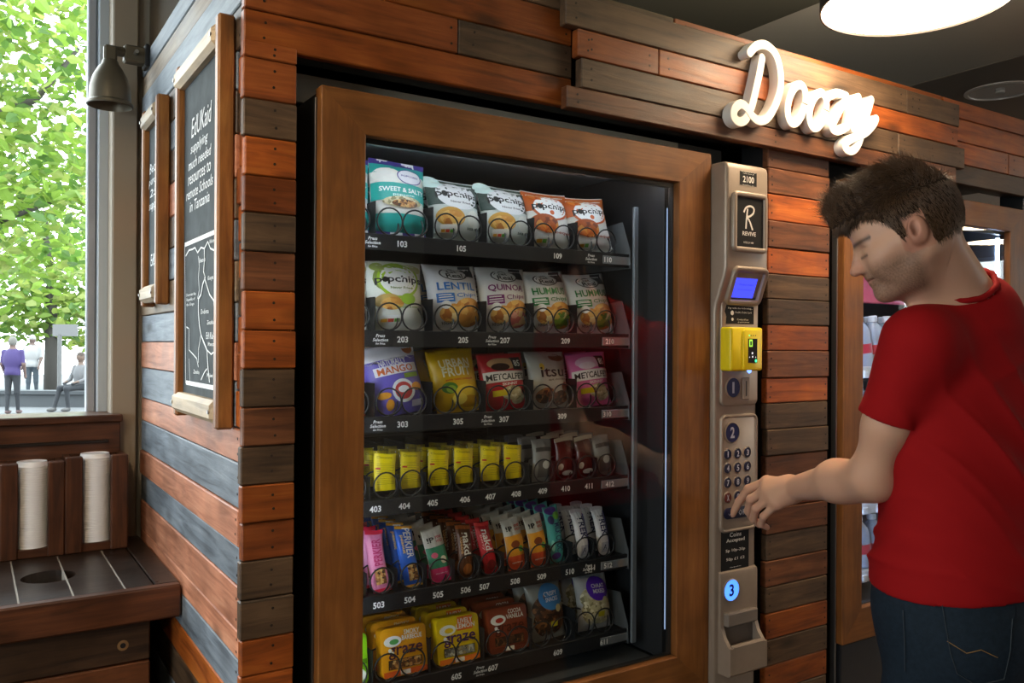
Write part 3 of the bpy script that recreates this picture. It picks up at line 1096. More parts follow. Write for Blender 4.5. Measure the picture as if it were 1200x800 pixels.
def machine_shell(root, dx, inner):
    c = MB()
    c.box(DX0 + .004 + dx, DX0 + .022 + dx, YF + .034, 2.44, .02, 1.872)
    c.box(DX1 - .09 + dx, DX1 - .07 + dx, YF + .034, 2.44, .02, 1.872)
    c.box(DX0 + .022 + dx, DX1 - .09 + dx, YF + .034, 2.44, 1.855, 1.872)
    c.box(DX0 + .022 + dx, DX1 - .09 + dx, YF + .07, 2.44, .60, .618)
    c.box(DX0 + .022 + dx, DX1 - .09 + dx, YF + .034, YF + .07, .02, .60)
    c.build('cabinet', BLACKM, root)
    MB().box(DX0 + .022 + dx, DX1 - .09 + dx, 2.40, 2.44, .62, 1.855).build('back_panel', inner, root)
    g = MB()
    for a in ((GX0 - .012, GX0 + .002, GZ0, GZ1), (GX1 - .002, GX1 + .012, GZ0, GZ1)):
        g.box(a[0] + dx, a[1] + dx, YF + .020, YF + .036, a[2], a[3])
    g.box(GX0 + .0025 + dx, GX1 - .0025 + dx, YF + .020, YF + .036, GZ1 - .010, GZ1 + .01)
    g.box(GX0 + .0025 + dx, GX1 - .0025 + dx, YF + .020, YF + .036, GZ0 - .01, GZ0 + .002)
    g.build('gasket', BLACK, root)
    MB().box(GX0 - .004 + dx, GX1 + .004 + dx, YF + .012, YF + .016, GZ0 - .004, GZ1 + .004).build('glass_pane', GLASS, root)
    MB().box(DX0 + .01 + dx, DX1 + dx, YF + .012, YF + .03, .06, DZ0 - .004, .003).build('kick_panel', BLACKM, root)
    MB().box(DX0 - .004 + dx, DX0 + .002 + dx, YF + .022, YF + .040, .10, 1.860, .001).build('hinge_strip', STEEL if dx else mat('dark hinge steel', (.12, .11, .10), .4, .8), root)


vm1 = empty('vending_machine', (1.10, 1.95, 0), label='snack vending machine with timber framed glass door left of the keypad column', cat='vending machine')
machine_shell(vm1, 0, mat('black liner', (.014, .014, .016), .5))
door_rails(vm1, 0)
# lights and rail inside
MB().box(GX0 - .014, GX0 - .004, YF + .040, YF + .050, .70, 1.78).build('led_strip', LEDM, vm1)
MB().box(GX0, GX1, YF + .040, YF + .050, GZ1 + .004, GZ1 + .012).build('led_strip', LEDM, vm1)
MB().box(GX1 + .001, GX1 + .004, YF + .044, YF + .054, .70, 1.74).build('led_strip', mat('dim blue led strip', (.5, .6, .8), .4, emit=(.45, .62, 1.0), es=.5), vm1)
MB().box(DX0 + .024, 1.44, YF + .06, 2.40, 1.842, 1.853).build('top_liner', mat('grey top liner', (.20, .20, .205), .5), vm1)
MB().box(1.390, 1.404, 1.598, 1.606, .66, 1.745, .001).build('light_rail', mat('blue grey rail', (.28, .31, .36), .35, .5), vm1)
MB().box(1.4405, 1.458, 1.545, 2.38, .63, 1.85).build('side_liner', mat('dark side liner', (.03, .03, .034), .35), vm1)
MB().box(GX0 - .06, 1.44, 1.56, 1.90, .619, .6235).build('chute_floor', mat('grey chute steel', (.16, .165, .17), .3, .6), vm1)

ROWX = {}
five = [.637, .770, .905, 1.040, 1.163, 1.292]
LABELS = [
    [('103', 471.7, 283), ('105', 541, 288), ('109', 654, 296), ('110', 712, 299)],
    [('203', 472, 394.5), ('205', 543, 395), ('207', 592, 396), ('209', 663, 396.5), ('210', 714, 397)],
    [('303', 472, 493), ('305', 537, 488.6), ('307', 591, 486), ('309', 659, 483), ('310', 711, 480)],
    [('403', 440, 592.6), ('404', 474, 589), ('405', 507, 585.5), ('406', 545, 581), ('407', 575, 578), ('408', 605, 575), ('409', 636, 571.5), ('410', 663, 568.5), ('411', 690, 565), ('412', 714, 563)],
    [('503', 444, 704), ('504', 480.5, 697.7), ('505', 513.5, 692.5), ('506', 546, 687), ('507', 568, 683.4), ('508', 604, 677), ('509', 635, 671.5), ('510', 668, 665.5), ('511', 693, 661), ('512', 712, 658)],
    [('603', 462, 800), ('605', 535, 787), ('607', 578, 778), ('609', 654, 763.5), ('611', 707, 752)],
]
PRESS = [(437, 280), (446, 395), (443, 494), None, None, None]
PRESS2 = [(693, 298), (577, 396), (572, 487), None, (690, 662), (563, 781)]
for r in range(6):
    fz, lz = FLOORZ[r], LABZ[r]
    pan = MB().box(.575, 1.385, YT, 2.33, fz - .005, fz - .001)
    pan.box(.575, 1.385, 2.322, 2.33, fz - .001, fz + .05)
    tr = pan.build('tray', TRAYM, vm1)
    MB().box(.575, 1.386, YT - .008, YT - .0005, lz - .016, fz + .002, .001).build('price_strip', TRAYM, tr)
    mb = MB()
    mb.add([(1.386, YT - .012, lz - .018), (1.386, YT + .10, lz - .018), (1.386, YT + .16, fz + .075), (1.386, YT + .02, fz + .085), (1.386, YT - .012, fz + .01)], [(0, 1, 2, 3, 4)])
    mb.prism([(YT - .012, lz - .018), (YT + .25, lz - .018), (YT + .25, fz + .06), (YT + .03, fz + .085), (YT + .02, fz + .085), (YT - .008, fz + .012)], lambda a, b, k: (1.3862 + .0016 * k, a, b))
    mb.build('end_plate', mat('grey tray steel', (.22, .23, .25), .35, .6), tr)
    MB().box(1.30, 1.386, YT - .0105, YT - .0082, lz - .010, lz + .010, .0008).build('label_cover', mat('clear label cover', (.55, .57, .6), .08, .7), tr)
    nb = MB()
    for s, u, v in LABELS[r]:
        q = P(u, v, y=YT - .009)
        vs2, fs = text2d(s, .0175, bold=.025, res=2)
        yy = YT - .0112 if q.x > 1.29 else YT - .0086
        nb.add([(q.x + a, yy, lz + b) for a, b in vs2], fs)
    for pr in (PRESS[r], PRESS2[r]):
        if pr:
            q = P(pr[0], pr[1], y=YT - .009)
            for s, dz, sz in (('Press', .0075, .0095), ('Selection', -.001, .0095), ('for Price', -.009, .006)):
                vs2, fs = text2d(s, sz, bold=.02, shear=.25, res=1)
                yy = YT - .0112 if q.x > 1.27 else YT - .0086
                nb.add([(q.x + a, yy, lz + dz + b) for a, b in vs2], fs)
    nb.build('price_numbers', NUMM, tr, fix=False)
    if r in (0, 1, 2, 5):
        xs = five
        for x in xs:
            for s in (-1, 1):
                link('coil', coil_mesh(.0285), tr, (x + s * .0295, YT + .002, fz + .031))
        dv = [(a + b) / 2 + .004 for a, b in zip(xs[:-1], xs[1:])]
    else:
        xs = [.663, .7345, .794, .863, .925, .995, 1.056, 1.137, 1.203, 1.266, 1.326] if r == 3 else [.657, .727, .797, .864, .936, .993, 1.064, 1.128, 1.184, 1.260, 1.325]
        for x in xs:
            link('coil', coil_mesh(.0265), tr, (x, YT + .002, fz + .029))
        dv = [(a + b) / 2 for a, b in zip(xs[:-1], xs[1:])]
    ROWX[r] = xs
    dm = None
    for x in dv:
        hgt = .072 if r in (0, 1, 2, 5) else .05
        me = MB().box(-.0008, .0008, 0, .66, 0, hgt)
        me.build('divider', TRAYM, tr, origin=(0, 0, 0), fix=False).location = Vector((x, YT + .003, fz - .001)) - wloc(tr)

# ------------------------------------------------------------------ payment column
XP0, XP1 = 1.557, 1.709
YU, YL = 1.450, 1.486
prof = [(1.60, .30), (YL, .30), (YL, 1.485), (YL - .004, 1.505), (YU + .004, 1.575), (YU, 1.595), (YU, 1.838), (YU + .004, 1.850), (YU + .016, 1.856), (1.60, 1.856)]
bm = bmesh.new()
f0 = [bm.verts.new((XP0, a, b)) for a, b in prof]
f1 = [bm.verts.new((XP1, a, b)) for a, b in prof]
bm.faces.new(f0); bm.faces.new(f1[::-1])
for i in range(len(prof)):
    j = (i + 1) % len(prof)
    bm.faces.new((f0[i], f1[i], f1[j], f0[j]))
bmesh.ops.recalc_face_normals(bm, faces=bm.faces[:])
ed = [e for e in bm.edges if len(e.link_faces) == 2 and abs(e.verts[0].co.x - e.verts[1].co.x) < 1e-6 and min(e.verts[0].co.y, e.verts[1].co.y) < 1.59 and not (e.verts[0].co.y > 1.59 and e.verts[1].co.y > 1.59)]
bmesh.ops.bevel(bm, geom=ed, offset=.009, segments=3, affect='EDGES', profile=.5)
pay = MB().bm(bm).build('payment_column', SILVER, vm1, smooth=40, label='silver grey payment column with screen, card reader and keypad')
MB().box(XP0 - .002, 1.764, 1.60, 2.42, .02, 1.862).build('cabinet', BLACKM, vm1)
MB().box(1.7095, 1.764, 1.535, 1.60, .02, 1.862).build('filler_strip', BLACKM, vm1)


def rp(u0, v0, u1, v1, y):
    a, b = P(u0, v0, y=y), P(u1, v1, y=y)
    return (a.x + b.x) / 2, (a.z + b.z) / 2, abs(b.x - a.x), abs(b.z - a.z)


def ptext(mb, s, cx, cz, w, y, h=None, mi=0, **kw):
    vs2, fs = textw(s, w, h, **kw)
    mb.add([(cx + a, y, cz + b) for a, b in vs2], fs, mi)


STK = mat('black sticker', (.012, .012, .013), .6, spec=.2)
PRT = mat('pale sticker print', (.8, .78, .74), .5)
# price sticker at the top
cx, cz, w, h = rp(867, 200, 886.5, 219, YU)
st = pad(MB(), cx, cz, w, h, .001, YU, YU - .0008, .0003, n=2).build('sticker', STK, vm1)
mb = MB()
ptext(mb, '2100', cx, cz - .002, w * .66, YU - .0011, .016, bold=.02)
for k in range(2):
    ptext(mb, ['for assistance with this', 'machine please call'][k], cx, cz + .017 - k * .005, w * (.85 - .2 * k), YU - .0011, .0035, res=1)
ptext(mb, 'machine no', cx, cz - .016, w * .7, YU - .0011, .003, res=1)
mb.build('sticker_print', PRT, st, fix=False)
# brand window
cx, cz, w, h = rp(857, 223, 896.5, 298, YU)
fr = ring(MB(), cx, cz, w, h, .014, .013, YU + .001, YU - .010, .004).build('bezel', SILVER, vm1, smooth=50)
MB().box(cx - w / 2 + .012, cx + w / 2 - .012, YU - .004, YU + .001, cz - h / 2 + .012, cz + h / 2 - .012).build('sign_insert', STK, fr)
mb = MB()
yk = YU - .0045
R1 = smooth_path([(-.012, -.028), (-.010, -.005), (-.006, .022)], 5)
R2 = smooth_path([(-.020, .012), (-.012, .024), (.004, .029), (.016, .024), (.014, .012), (.000, .003), (-.008, .002), (.002, -.010), (.012, -.030)], 5)
for st_ in (R1, R2):
    v2, f2 = ribbon2d(st_, .005)
    mb.add([(cx - .002 + a, yk - .0002 * (st_ is R2), cz + .012 + b) for a, b in v2], f2)
ptext(mb, 'REVIVE', cx - .002, cz - .028, .048, yk, .010, bold=.02)
ptext(mb, '01733 211 888', cx - .004, cz - .050, .036, yk, .005, res=1, bold=.01)
mb.build('sign_print', PRT, fr, fix=False)
# screen hood on the sloping face
sl0, sl1 = Vector((0, YU, 1.590)), Vector((0, YL, 1.492))
ax = (sl1 - sl0).normalized()
nn = Vector((0, ax.z, -ax.y)).normalized()
if nn.y > 0: nn = -nn
cu = P(872, 327, y=1.468)
mid = Vector((cu.x + .002, (sl0.y + sl1.y) / 2, (sl0.z + sl1.z) / 2 + .012))
tmp = MB()
ring(tmp, 0, 0, .126, .100, .018, .014, .002, -.014, .004)
rot = Matrix.Rotation(math.atan2(ax.y, -ax.z), 3, 'X')
tm2 = MB()
tm2.v = [tuple(mid + rot @ Vector(p)) for p in tmp.v]; tm2.f = tmp.f; tm2.m = tmp.m
hood = tm2.build('bezel', SILVER, vm1, smooth=50)
tmp = MB().box(-.051, .051, -.004, .002, -.038, .038)
tm2 = MB(); tm2.v = [tuple(mid + rot @ Vector(p)) for p in tmp.v]; tm2.f = tmp.f; tm2.m = tmp.m
tm2.build('screen_recess', mat('grey recess', (.09, .09, .1), .4), hood)
tmp = MB().box(-.046, .036, -.0055, -.003, -.031, .021, .001)
rot2 = rot @ Matrix.Rotation(math.radians(6), 3, 'X')
tm2 = MB(); tm2.v = [tuple(mid + rot @ Vector(p)) for p in tmp.v]; tm2.f = tmp.f; tm2.m = tmp.m
tm2.build('screen', mat('blue lit screen', (.01, .01, .2), .3, emit=(.055, .07, 1.0), es=1.1), hood)
tm2 = MB()
for k, s in enumerate(('Please make', 'your selection')):
    v2, f2 = textw(s, .052, .006, res=1)
    tm2.add([tuple(mid + rot @ Vector((a, -.0058, b + .004 - .014 * k))) for a, b in v2], f2)
tm2.build('screen_text', mat('dark blue text', (.02, .02, .35), .4, emit=(.03, .03, .5), es=.6), hood, fix=False)
# card and coin panel
cx, cz, w, h = rp(843.5, 346, 886, 474, YL)
pn = pad(MB(), cx, cz, w - .002, h, .017, YL + .001, YL - .007, .004).build('card_panel', SILVER, vm1, smooth=50)
y1 = YL - .0072
cx, cz, w, h = rp(850, 357, 883, 380, y1)
mb = MB()
mb.prism([(cx - w / 2 + .004, cz + h / 2), (cx + w / 2, cz + h / 2 - .003), (cx + w / 2, cz - h / 2), (cx - w / 2 + .002, cz - h / 2), (cx - w / 2 + .004, cz - .005), (cx - w / 2 - .002, cz + .008)], lambda a, b, k: (a, y1 - .0008 * k, b))
st = mb.build('sticker', STK, pn)
mb = MB()
ptext(mb, 'Pay with the following...', cx + .002, cz + h / 2 - .008, w * .86, y1 - .0011, .0055, bold=.02, res=1)
ptext(mb, 'Credit / Debit Card', cx + .012, cz + .006, w * .58, y1 - .0011, .005, res=1)
ptext(mb, 'Contactless', cx + .010, cz - .012, w * .40, y1 - .0011, .0045, res=1)
ptext(mb, 'payments', cx + .014, cz - .019, w * .40, y1 - .0011, .0035, res=1)
mb.lathe([(.006, 0), (.0001, 0)], (cx - w * .27, y1 - .0011, cz + .004), 10, axis='y', cap0=False)
mb.lathe([(.004, 0), (.0001, 0)], (cx - w * .26, y1 - .0011, cz - .012), 10, axis='y', cap0=False)
mb.build('sticker_print', PRT, st, fix=False)
# yellow card reader: a wedge that stands out on the right
YEL = mat('yellow plastic', 'e6d11c', .35, spec=.5)
y2 = y1 - .034
cx, cz, w, h = rp(852, 383, 889, 434, y1 - .018)
cx -= .003
mb = MB()
pad(mb, cx, cz, w, h, .007, y1, y2, .005)
rd = mb.build('card_reader', YEL, vm1, smooth=45)
mb = MB()
pad(mb, cx + .015, cz - .002, w * .55, h * .93, .006, y2 + .001, y2 - .004, .002)
mb.build('reader_face', YEL, rd, smooth=45)
y3 = y2 - .0042
MB().box(cx - .001, cx + .031, y3 - .0008, y3 + .001, cz - .034, cz + .026).build('reader_screen', STK, rd)
mb = MB()
mb.box(cx + .002, cx + .013, y3 - .0013, y3 - .0008, cz + .006, cz + .024)
mb.build('reader_icon', mat('green lit icon', (.3, .7, .05), .4, emit=(.45, .9, .08), es=.8), rd)
MB().box(cx + .0045, cx + .0105, y3 - .0018, y3 - .0013, cz + .009, cz + .020).build('reader_icon', mat('dark green icon', (.02, .12, .03), .4), rd)
mb = MB()
for a, b, r in ((.003, -.020, .0015), (.014, -.019, .0025), (.025, -.020, .0015), (.013, -.010, .003)):
    mb.lathe([(r, 0), (.0001, 0)], (cx + a, y3 - .0011, cz + b), 8, axis='y', cap0=False)
mb.build('reader_icon', mat('white lit icon', (.8, .8, .8), .4, emit=(.8, .85, 1), es=.5), rd, fix=False)
mb = MB()
mb.lathe([(.004, 0), (.0001, 0)], (cx + .026, y3 - .0012, cz - .029), 10, axis='y', cap0=False)
mb.lathe([(.002, 0), (.0001, 0)], (cx + .002, y3 - .0012, cz + .034), 10, axis='y', cap0=False)
mb.build('status_lamp', mat('green status lamp', (.05, .8, .3), .4, emit=(.05, 1, .35), es=1.2), rd, fix=False)
mb = MB()
for k in range(3):
    mb.lathe([(.0016, 0), (.0001, 0)], (cx + .009 + k * .008, y3 - .0003, cz + .034), 8, axis='y', cap0=False)
mb.build('status_lamp', BLACK, rd, fix=False)
mb = MB()
mb.lathe([(.009, 0), (.0001, -.002)], (cx + .008, y3 + .004, cz - h / 2 + .003), 14, axis='y', cap0=False)
mb.build('status_lamp', mat('blue status lamp', (.1, .2, .9), .4, emit=(.15, .3, 1), es=2.0), rd, fix=False)
# numbered discs, coin slot
NAVY = mat('navy disc', (.012, .016, .09), .3)
PNUM = mat('pale blue numeral', (.45, .48, .6), .5)


def disc(parent, u, v, ru, y, s, lit=False):
    c = P(u, v, y=y)
    r = ru
    d = MB().lathe([(r + .0025, 0), (r + .0025, -.002), (r, -.0035), (r - .001, -.002), (.0001, -.002)], (c.x, y, c.z), 28, axis='y', cap0=False, cap1=False)
    o = MB().lathe([(r, .0), (r, -.0022), (.0001, -.0022)], (c.x, y, c.z), 28, axis='y', cap0=False, cap1=False).build('number_disc', mat('blue lit disc', (.05, .15, .9), .3, emit=(.06, .22, 1.0), es=1.6) if lit else NAVY, parent)
    mb = MB()
    ptext(mb, s, c.x, c.z, r * (.62 if s != '1' else .30), y - .0028, r * 1.15, bold=.03)
    mb.build('numeral', mat('dark blue numeral', (.01, .03, .3), .4) if lit else PNUM, o, fix=False)
    MB().lathe([(r + .0025, 0), (r + .0025, -.0025), (r, -.0035), (r, -.001)], (c.x, y, c.z), 28, axis='y', cap0=False, cap1=False).build('disc_rim', SILVER, o, smooth=True)


disc(pn, 858.5, 454, .0245, y1, '1')
c = P(874, 455, y=y1)
MB().box(c.x - .014, c.x + .012, y1 - .003, y1 + .001, c.z - .028, c.z + .028, .003).build('coin_slot_plate', SILVER, pn)
MB().box(c.x - .003, c.x + .0005, y1 - .0034, y1 - .001, c.z - .019, c.z + .019).build('coin_slot', BLACK, pn)
# keypad panel
cx, cz, w, h = rp(842.5, 486, 885.5, 618, YL)
kp = ring(MB(), cx, cz, w - .002, h, .018, .009, YL + .001, YL - .008, .004).build('keypad', SILVER, vm1, smooth=50)
y4 = YL - .005
pad(MB(), cx, cz, w - .016, h - .014, .011, YL + .001, y4, .001).build('keypad_plate', SILVER, kp, smooth=50)
disc(kp, 857.5, 506.5, .0245, y4, '2')
KEYD = mat('dark navy key', (.012, .016, .05), .3)
KEYR = mat('dark red key', (.10, .012, .012), .3)
KX = [852.2, 863.8, 875.2]
KV = [[532, 531, 529.5], [548.5, 547.5, 546], [565.5, 564, 562.5], [583, 581, 579]]
KT = ['123', '456', '789', 'X0C']
for r in range(4):
    for q in range(3):
        c = P(KX[q], KV[r][q], y=y4)
        o = MB().lathe([(.0126, 0), (.0126, -.0016), (.0114, -.003), (.0001, -.003)], (c.x, y4, c.z), 18, axis='y', cap0=False, cap1=False).build('key', KEYR if (r == 3 and q == 0) else KEYD, kp, smooth=40)
        mb = MB()
        ptext(mb, KT[r][q], c.x, c.z, .0085 if KT[r][q] != '1' else .0045, y4 - .0034, .0150, bold=.02, res=2)
        mb.build('key_print', PNUM, o, fix=False)
        MB().lathe([(.0152, 0), (.0152, -.0010), (.0134, -.0022), (.0128, 0)], (c.x, y4, c.z), 18, axis='y', cap0=False, cap1=False).build('key_rim', SILVER, o, smooth=True)
a = P(848, 602, y=y4); b = P(880, 598, y=y4)
kcx, kcz, kw = (a.x + b.x) / 2, (a.z + b.z) / 2, b.x - a.x
o = pad(MB(), kcx, kcz, kw, .028, .0135, y4, y4 - .003, .001).build('key', KEYD, kp, smooth=40)
mb = MB()
v2, f2 = ribbon2d([(kcx - kw * .36, kcz), (kcx - kw * .32, kcz - .005), (kcx - kw * .24, kcz + .006)], .002)
mb.add([(p, y4 - .0034, q) for p, q in v2], f2)
ptext(mb, 'OK', kcx + .014, kcz, .028, y4 - .0034, .015, bold=.02, res=1)
mb.build('key_print', PNUM, o, fix=False)
# coin information sticker
cx, cz, w, h = rp(845, 617, 877, 667, YL)
st = MB().box(cx - w / 2, cx + w / 2, YL - .0008, YL, cz - h / 2, cz + h / 2).build('sticker', STK, vm1)
mb = MB()
for s, dz, k, hh in (('Coins', .036, .42, .011), ('Accepted', .021, .66, .012), ('5p 10p-20p', -.004, .70, .009), ('50p £1 £2', -.026, .66, .009), ('change given', -.046, .4, .003)):
    ptext(mb, s, cx + .001, cz + dz, w * k, YL - .0011, hh, bold=.012 if hh > .01 else .004, res=2)
mb.build('sticker_print', PRT, st, fix=False)
# coin return with the cup that stands out
cx, cz, w, h = rp(842, 666, 884, 762, YL)
cr = MB()
pr = rrect(0, 0, 1, 1, .2, 4)
xa, xb = cx - w / 2, cx + w / 2
zt_, zl = P(862, 666, y=YL).z, P(862, 792, y=1.45).z
zo1, zo0 = P(862, 715, y=YL).z, P(862, 752, y=1.455).z
cr.prism([(YL + .001, zt_), (YL - .006, zt_ - .004), (YL - .008, zt_ - .012), (YL - .008, zo1 + .004), (YL + .001, zo1 + .004)], lambda a, b, k: (xa + (xb - xa) * k, a, b))
lower = [(YL - .008, zo1 + .004), (YL - .009, zo1 - .03), (YL - .018, zo1 - .055), (YL - .034, zo1 - .075), (YL - .041, zo0 - .012), (YL - .041, zl + .006), (YL - .036, zl), (YL + .001, zl), (YL + .001, zo1 + .004)]
cr.prism(lower, lambda a, b, k: (xa + .011 * k, a, b))
cr.prism(lower, lambda a, b, k: (xb - .011 * k, a, b))
cr.prism([(YL - .041, zo0 - .010), (YL - .041, zl + .006), (YL - .036, zl), (YL + .001, zl), (YL + .001, zo0 - .020), (YL - .034, zo0 - .006)], lambda a, b, k: (xa + .010 + (xb - xa - .020) * k, a, b))
ret = cr.build('coin_return', SILVER, vm1, smooth=35)
MB().box(xa + .008, xb - .008, YL - .003, YL + .0005, zo0 - .02, zo1 + .004).build('cup_lining', mat('dark cup lining', (.10, .085, .075), .45), ret)
MB().box(xa + .011, xb - .011, YL - .022, YL - .003, zo1 - .030, zo1 + .0035, .003).build('return_flap', mat('taupe flap', (.2, .17, .15), .4), ret)
disc(ret, 856.5, 691, .0265, YL - .0082, '3', True)

# ------------------------------------------------------------------ second machine
DX = 1.543
vm2 = empty('vending_machine', (1.10 + DX, 1.95, 0), label='bright lit drinks vending machine behind the person in the red shirt', cat='vending machine')
machine_shell(vm2, DX, mat('pale liner', (.45, .48, .55), .5))
door_rails(vm2, DX)
MB().box(GX0 - .014 + DX, GX0 - .004 + DX, YF + .040, YF + .052, .70, 1.78).build('led_strip', LEDB, vm2)
MB().box(GX0 + DX, GX1 + DX, YF + .040, YF + .050, GZ1 + .004, GZ1 + .012).build('led_strip', LEDB, vm2)
MB().box(GX1 + .004 + DX, GX1 + .014 + DX, YF + .040, YF + .052, .70, 1.78).build('led_strip', LEDB, vm2)
SHZ = [1.335, 1.125, .91, .70]
WH2 = mat('white shelf plastic', (.7, .73, .78), .35)
for k, z in enumerate(SHZ):
    t2 = MB().box(.575 + DX, 1.45 + DX, YT, 2.33, z - .006, z - .001).build('tray', mat('pale tray steel', (.45, .48, .52), .35, .4), vm2)
    MB().box(.575 + DX, 1.45 + DX, YT - .012, YT - .0005, z - .032, z + .004, .002).build('price_strip', WH2, t2)
    for j in range(4):
        x = .66 + DX + j * .07
        MB().box(x - .012, x + .012, YT - .018, YT - .012, z - .030, z - .008, .002).build('price_tag', mat('white price tag', (.85, .87, .9), .4), t2)
MB().box(.64 + DX, 1.40 + DX, 1.70, 1.72, 1.545, 1.70, .003).build('header_panel', mat('pink red header', 'e0305a', .4), vm2)
# ================================================================== the goods
class Pack:
    """a pillow packet: front faces -y, stands on z = 0, x centred"""

    def __init__(s, w, h, t, seal=.010, seed=0, wr=.0011):
        s.w, s.h, s.t, s.seal, s.wr = w, h, t, seal, wr
        rnd = random.Random(seed)
        s.ph = [rnd.uniform(0, 6.3) for _ in range(6)]
        s.fr = [rnd.uniform(.7, 1.3) for _ in range(6)]

    def bulge(s, x, z):
        a = min(1, abs(2 * x / s.w))
        zz = (z - s.seal) / (s.h - 2 * s.seal)
        if zz <= 0 or zz >= 1:
            return 0.0006
        c = abs(2 * zz - 1)
        return .0006 + s.t / 2 * (1 - a ** 2.6) ** .75 * (1 - c ** 3.0) ** .7

    def wrinkle(s, x, z):
        p, f = s.ph, s.fr
        e = max(0, min(1, min(z, s.h - z) / (.35 * s.h)))
        e = 1 - e
        side = min(1, (abs(2 * x / s.w)) ** 2)
        w = math.sin(x / s.w * 22 * f[0] + p[0] + z / s.h * 3) * (.3 + .7 * e) + .7 * math.sin(x / s.w * 37 * f[1] + p[1] - z / s.h * 5) * e + .8 * math.sin(z / s.h * 24 * f[2] + p[2] + x / s.w * 9) * side
        return s.wr * w * min(1, s.bulge(x, z) / .006)

    def front(s, x, z, off=0.0):
        # the sides pull in a little where the packet is full
        zz = z / s.h
        k = 1 - .05 * (1 - abs(2 * zz - 1) ** 2)
        y = -s.bulge(x, z) - s.wrinkle(x, z) - off
        lean = .004 * math.sin(s.ph[3] + zz * 3)
        return (x * k + lean, y, z + .003 * math.sin(s.ph[4] + 3 * x / s.w) * (zz if zz > .5 else 0))

    def back(s, x, z):
        p = s.front(x, z)
        return (p[0], s.bulge(x, z) * .8, p[2])

    def body(s, nx=18, nz=22):
        mb = MB()
        n = (nx + 1)
        vs, fs = [], []
        for k in range(nz + 1):
            for i in range(nx + 1):
                vs.append(s.front(-s.w / 2 + s.w * i / nx, s.h * k / nz))
        for k in range(nz + 1):
            for i in range(nx + 1):
                vs.append(s.back(-s.w / 2 + s.w * i / nx, s.h * k / nz))
        o = n * (nz + 1)
        for k in range(nz):
            for i in range(nx):
                a = k * n + i
                fs.append((a, a + 1, a + n + 1, a + n))
                fs.append((o + a, o + a + n, o + a + n + 1, o + a + 1))
        for k in range(nz):
            a = k * n
            fs.append((a, a + n, o + a + n, o + a))
            a = k * n + nx
            fs.append((a, o + a, o + a + n, a + n))
        for i in range(nx):
            fs.append((i, o + i, o + i + 1, i + 1))
            a = nz * n + i
            fs.append((a, a + 1, o + a + 1, o + a))
        return mb.add(vs, fs)


class Slab:
    """a stiff box front (rounded corners)"""

    def __init__(s, w, h, t, r=.012):
        s.w, s.h, s.t, s.r = w, h, t, r

    def front(s, x, z, off=0.0):
        return (x, -s.t / 2 - off, z)

    def body(s):
        return pad(MB(), 0, s.h / 2, s.w, s.h, s.r, s.t / 2, -s.t / 2, .0025)


def inkm(c):
    if isinstance(c, str):
        return ink(c)
    return c


def decals(pk, ops):
    """flat print laid over the front: ('e', cx, cz, rx, rz, colour), ('r', x0, z0, x1, z1, colour), ('t', text, cx, cz, width, height, colour, rot, bold), ('p', points, colour)"""
    mb = MB()
    mats = []
    W, H = pk.w, pk.h
    for li, op in enumerate(ops):
        off = .0012 + .00022 * li
        col = op[6] if op[0] == 't' else op[-1]
        m = inkm(col)
        if m not in mats:
            mats.append(m)
        mi = mats.index(m)

        def put(vs, fs):
            mb.add([pk.front(a, b, off) for a, b in vs], fs, mi)
        if op[0] == 'e':
            _, cx, cz, rx, rz, _c = op
            vs, fs = [(cx * W, cz * H)], []
            n, R = 22, 4
            for r in range(1, R + 1):
                for k in range(n):
                    a = 2 * math.pi * k / n
                    vs.append((cx * W + rx * W * r / R * math.cos(a), cz * H + rz * H * r / R * math.sin(a)))
            for k in range(n):
                fs.append((0, 1 + k, 1 + (k + 1) % n))
            for r in range(R - 1):
                for k in range(n):
                    a, b = 1 + r * n + k, 1 + r * n + (k + 1) % n
                    fs.append((a, a + n, b + n, b))
            put(vs, fs)
        elif op[0] == 'r':
            _, x0, z0, x1, z1, _c = op
            nx = max(1, int(abs(x1 - x0) * 18)); nz = max(1, int(abs(z1 - z0) * 22))
            vs = [((x0 + (x1 - x0) * i / nx) * W, (z0 + (z1 - z0) * k / nz) * H) for k in range(nz + 1) for i in range(nx + 1)]
            fs = [(k * (nx + 1) + i, k * (nx + 1) + i + 1, (k + 1) * (nx + 1) + i + 1, (k + 1) * (nx + 1) + i) for k in range(nz) for i in range(nx)]
            put(vs, fs)
        elif op[0] == 't':
            s, cx, cz, wd, ht = op[1:6]
            rot = op[7] if len(op) > 7 else 0
            bold = op[8] if len(op) > 8 else .02
            vs, fs = textw(s, wd * (W if not abs(rot) > 45 else H), ht * (H if not abs(rot) > 45 else W), bold=bold, res=2)
            c, sn = math.cos(math.radians(rot)), math.sin(math.radians(rot))
            put([(cx * W + a * c - b * sn, cz * H + a * sn + b * c) for a, b in vs], fs)
        elif op[0] == 'p':
            vs = [(a * W, b * H) for a, b in op[1]]
            put(vs, [tuple(range(len(vs)))])
    return mb, mats


CHIPS = food('golden crisps', ['c98a3c', 'e0b060', 'a8662a', 'f0d49a', 'd89a48'], 70)
NUTS = food('nut mix', ['6a4020', 'a87038', 'd8b070', '3a2414', 'c89050'], 160)
BROWNS = food('brown pieces', ['3a2012', '5a341c', '8a5a30', '241208'], 130)
CREAMS = food('pale nuts', ['d8cfae', 'b8ac84', 'ece4c8', '8f8660', 'c8be98'], 120)
GREENF = food('green and gold food', ['7a9a3a', 'c8b050', 'a8782a', 'e0d090', '4f7a2a'], 80)
CLEARM = pane_mat('clear film', (.93, .94, .95), 1.45, .08)
FOIL = lambda c: ink(c, .28, .6)

SPEC = {}


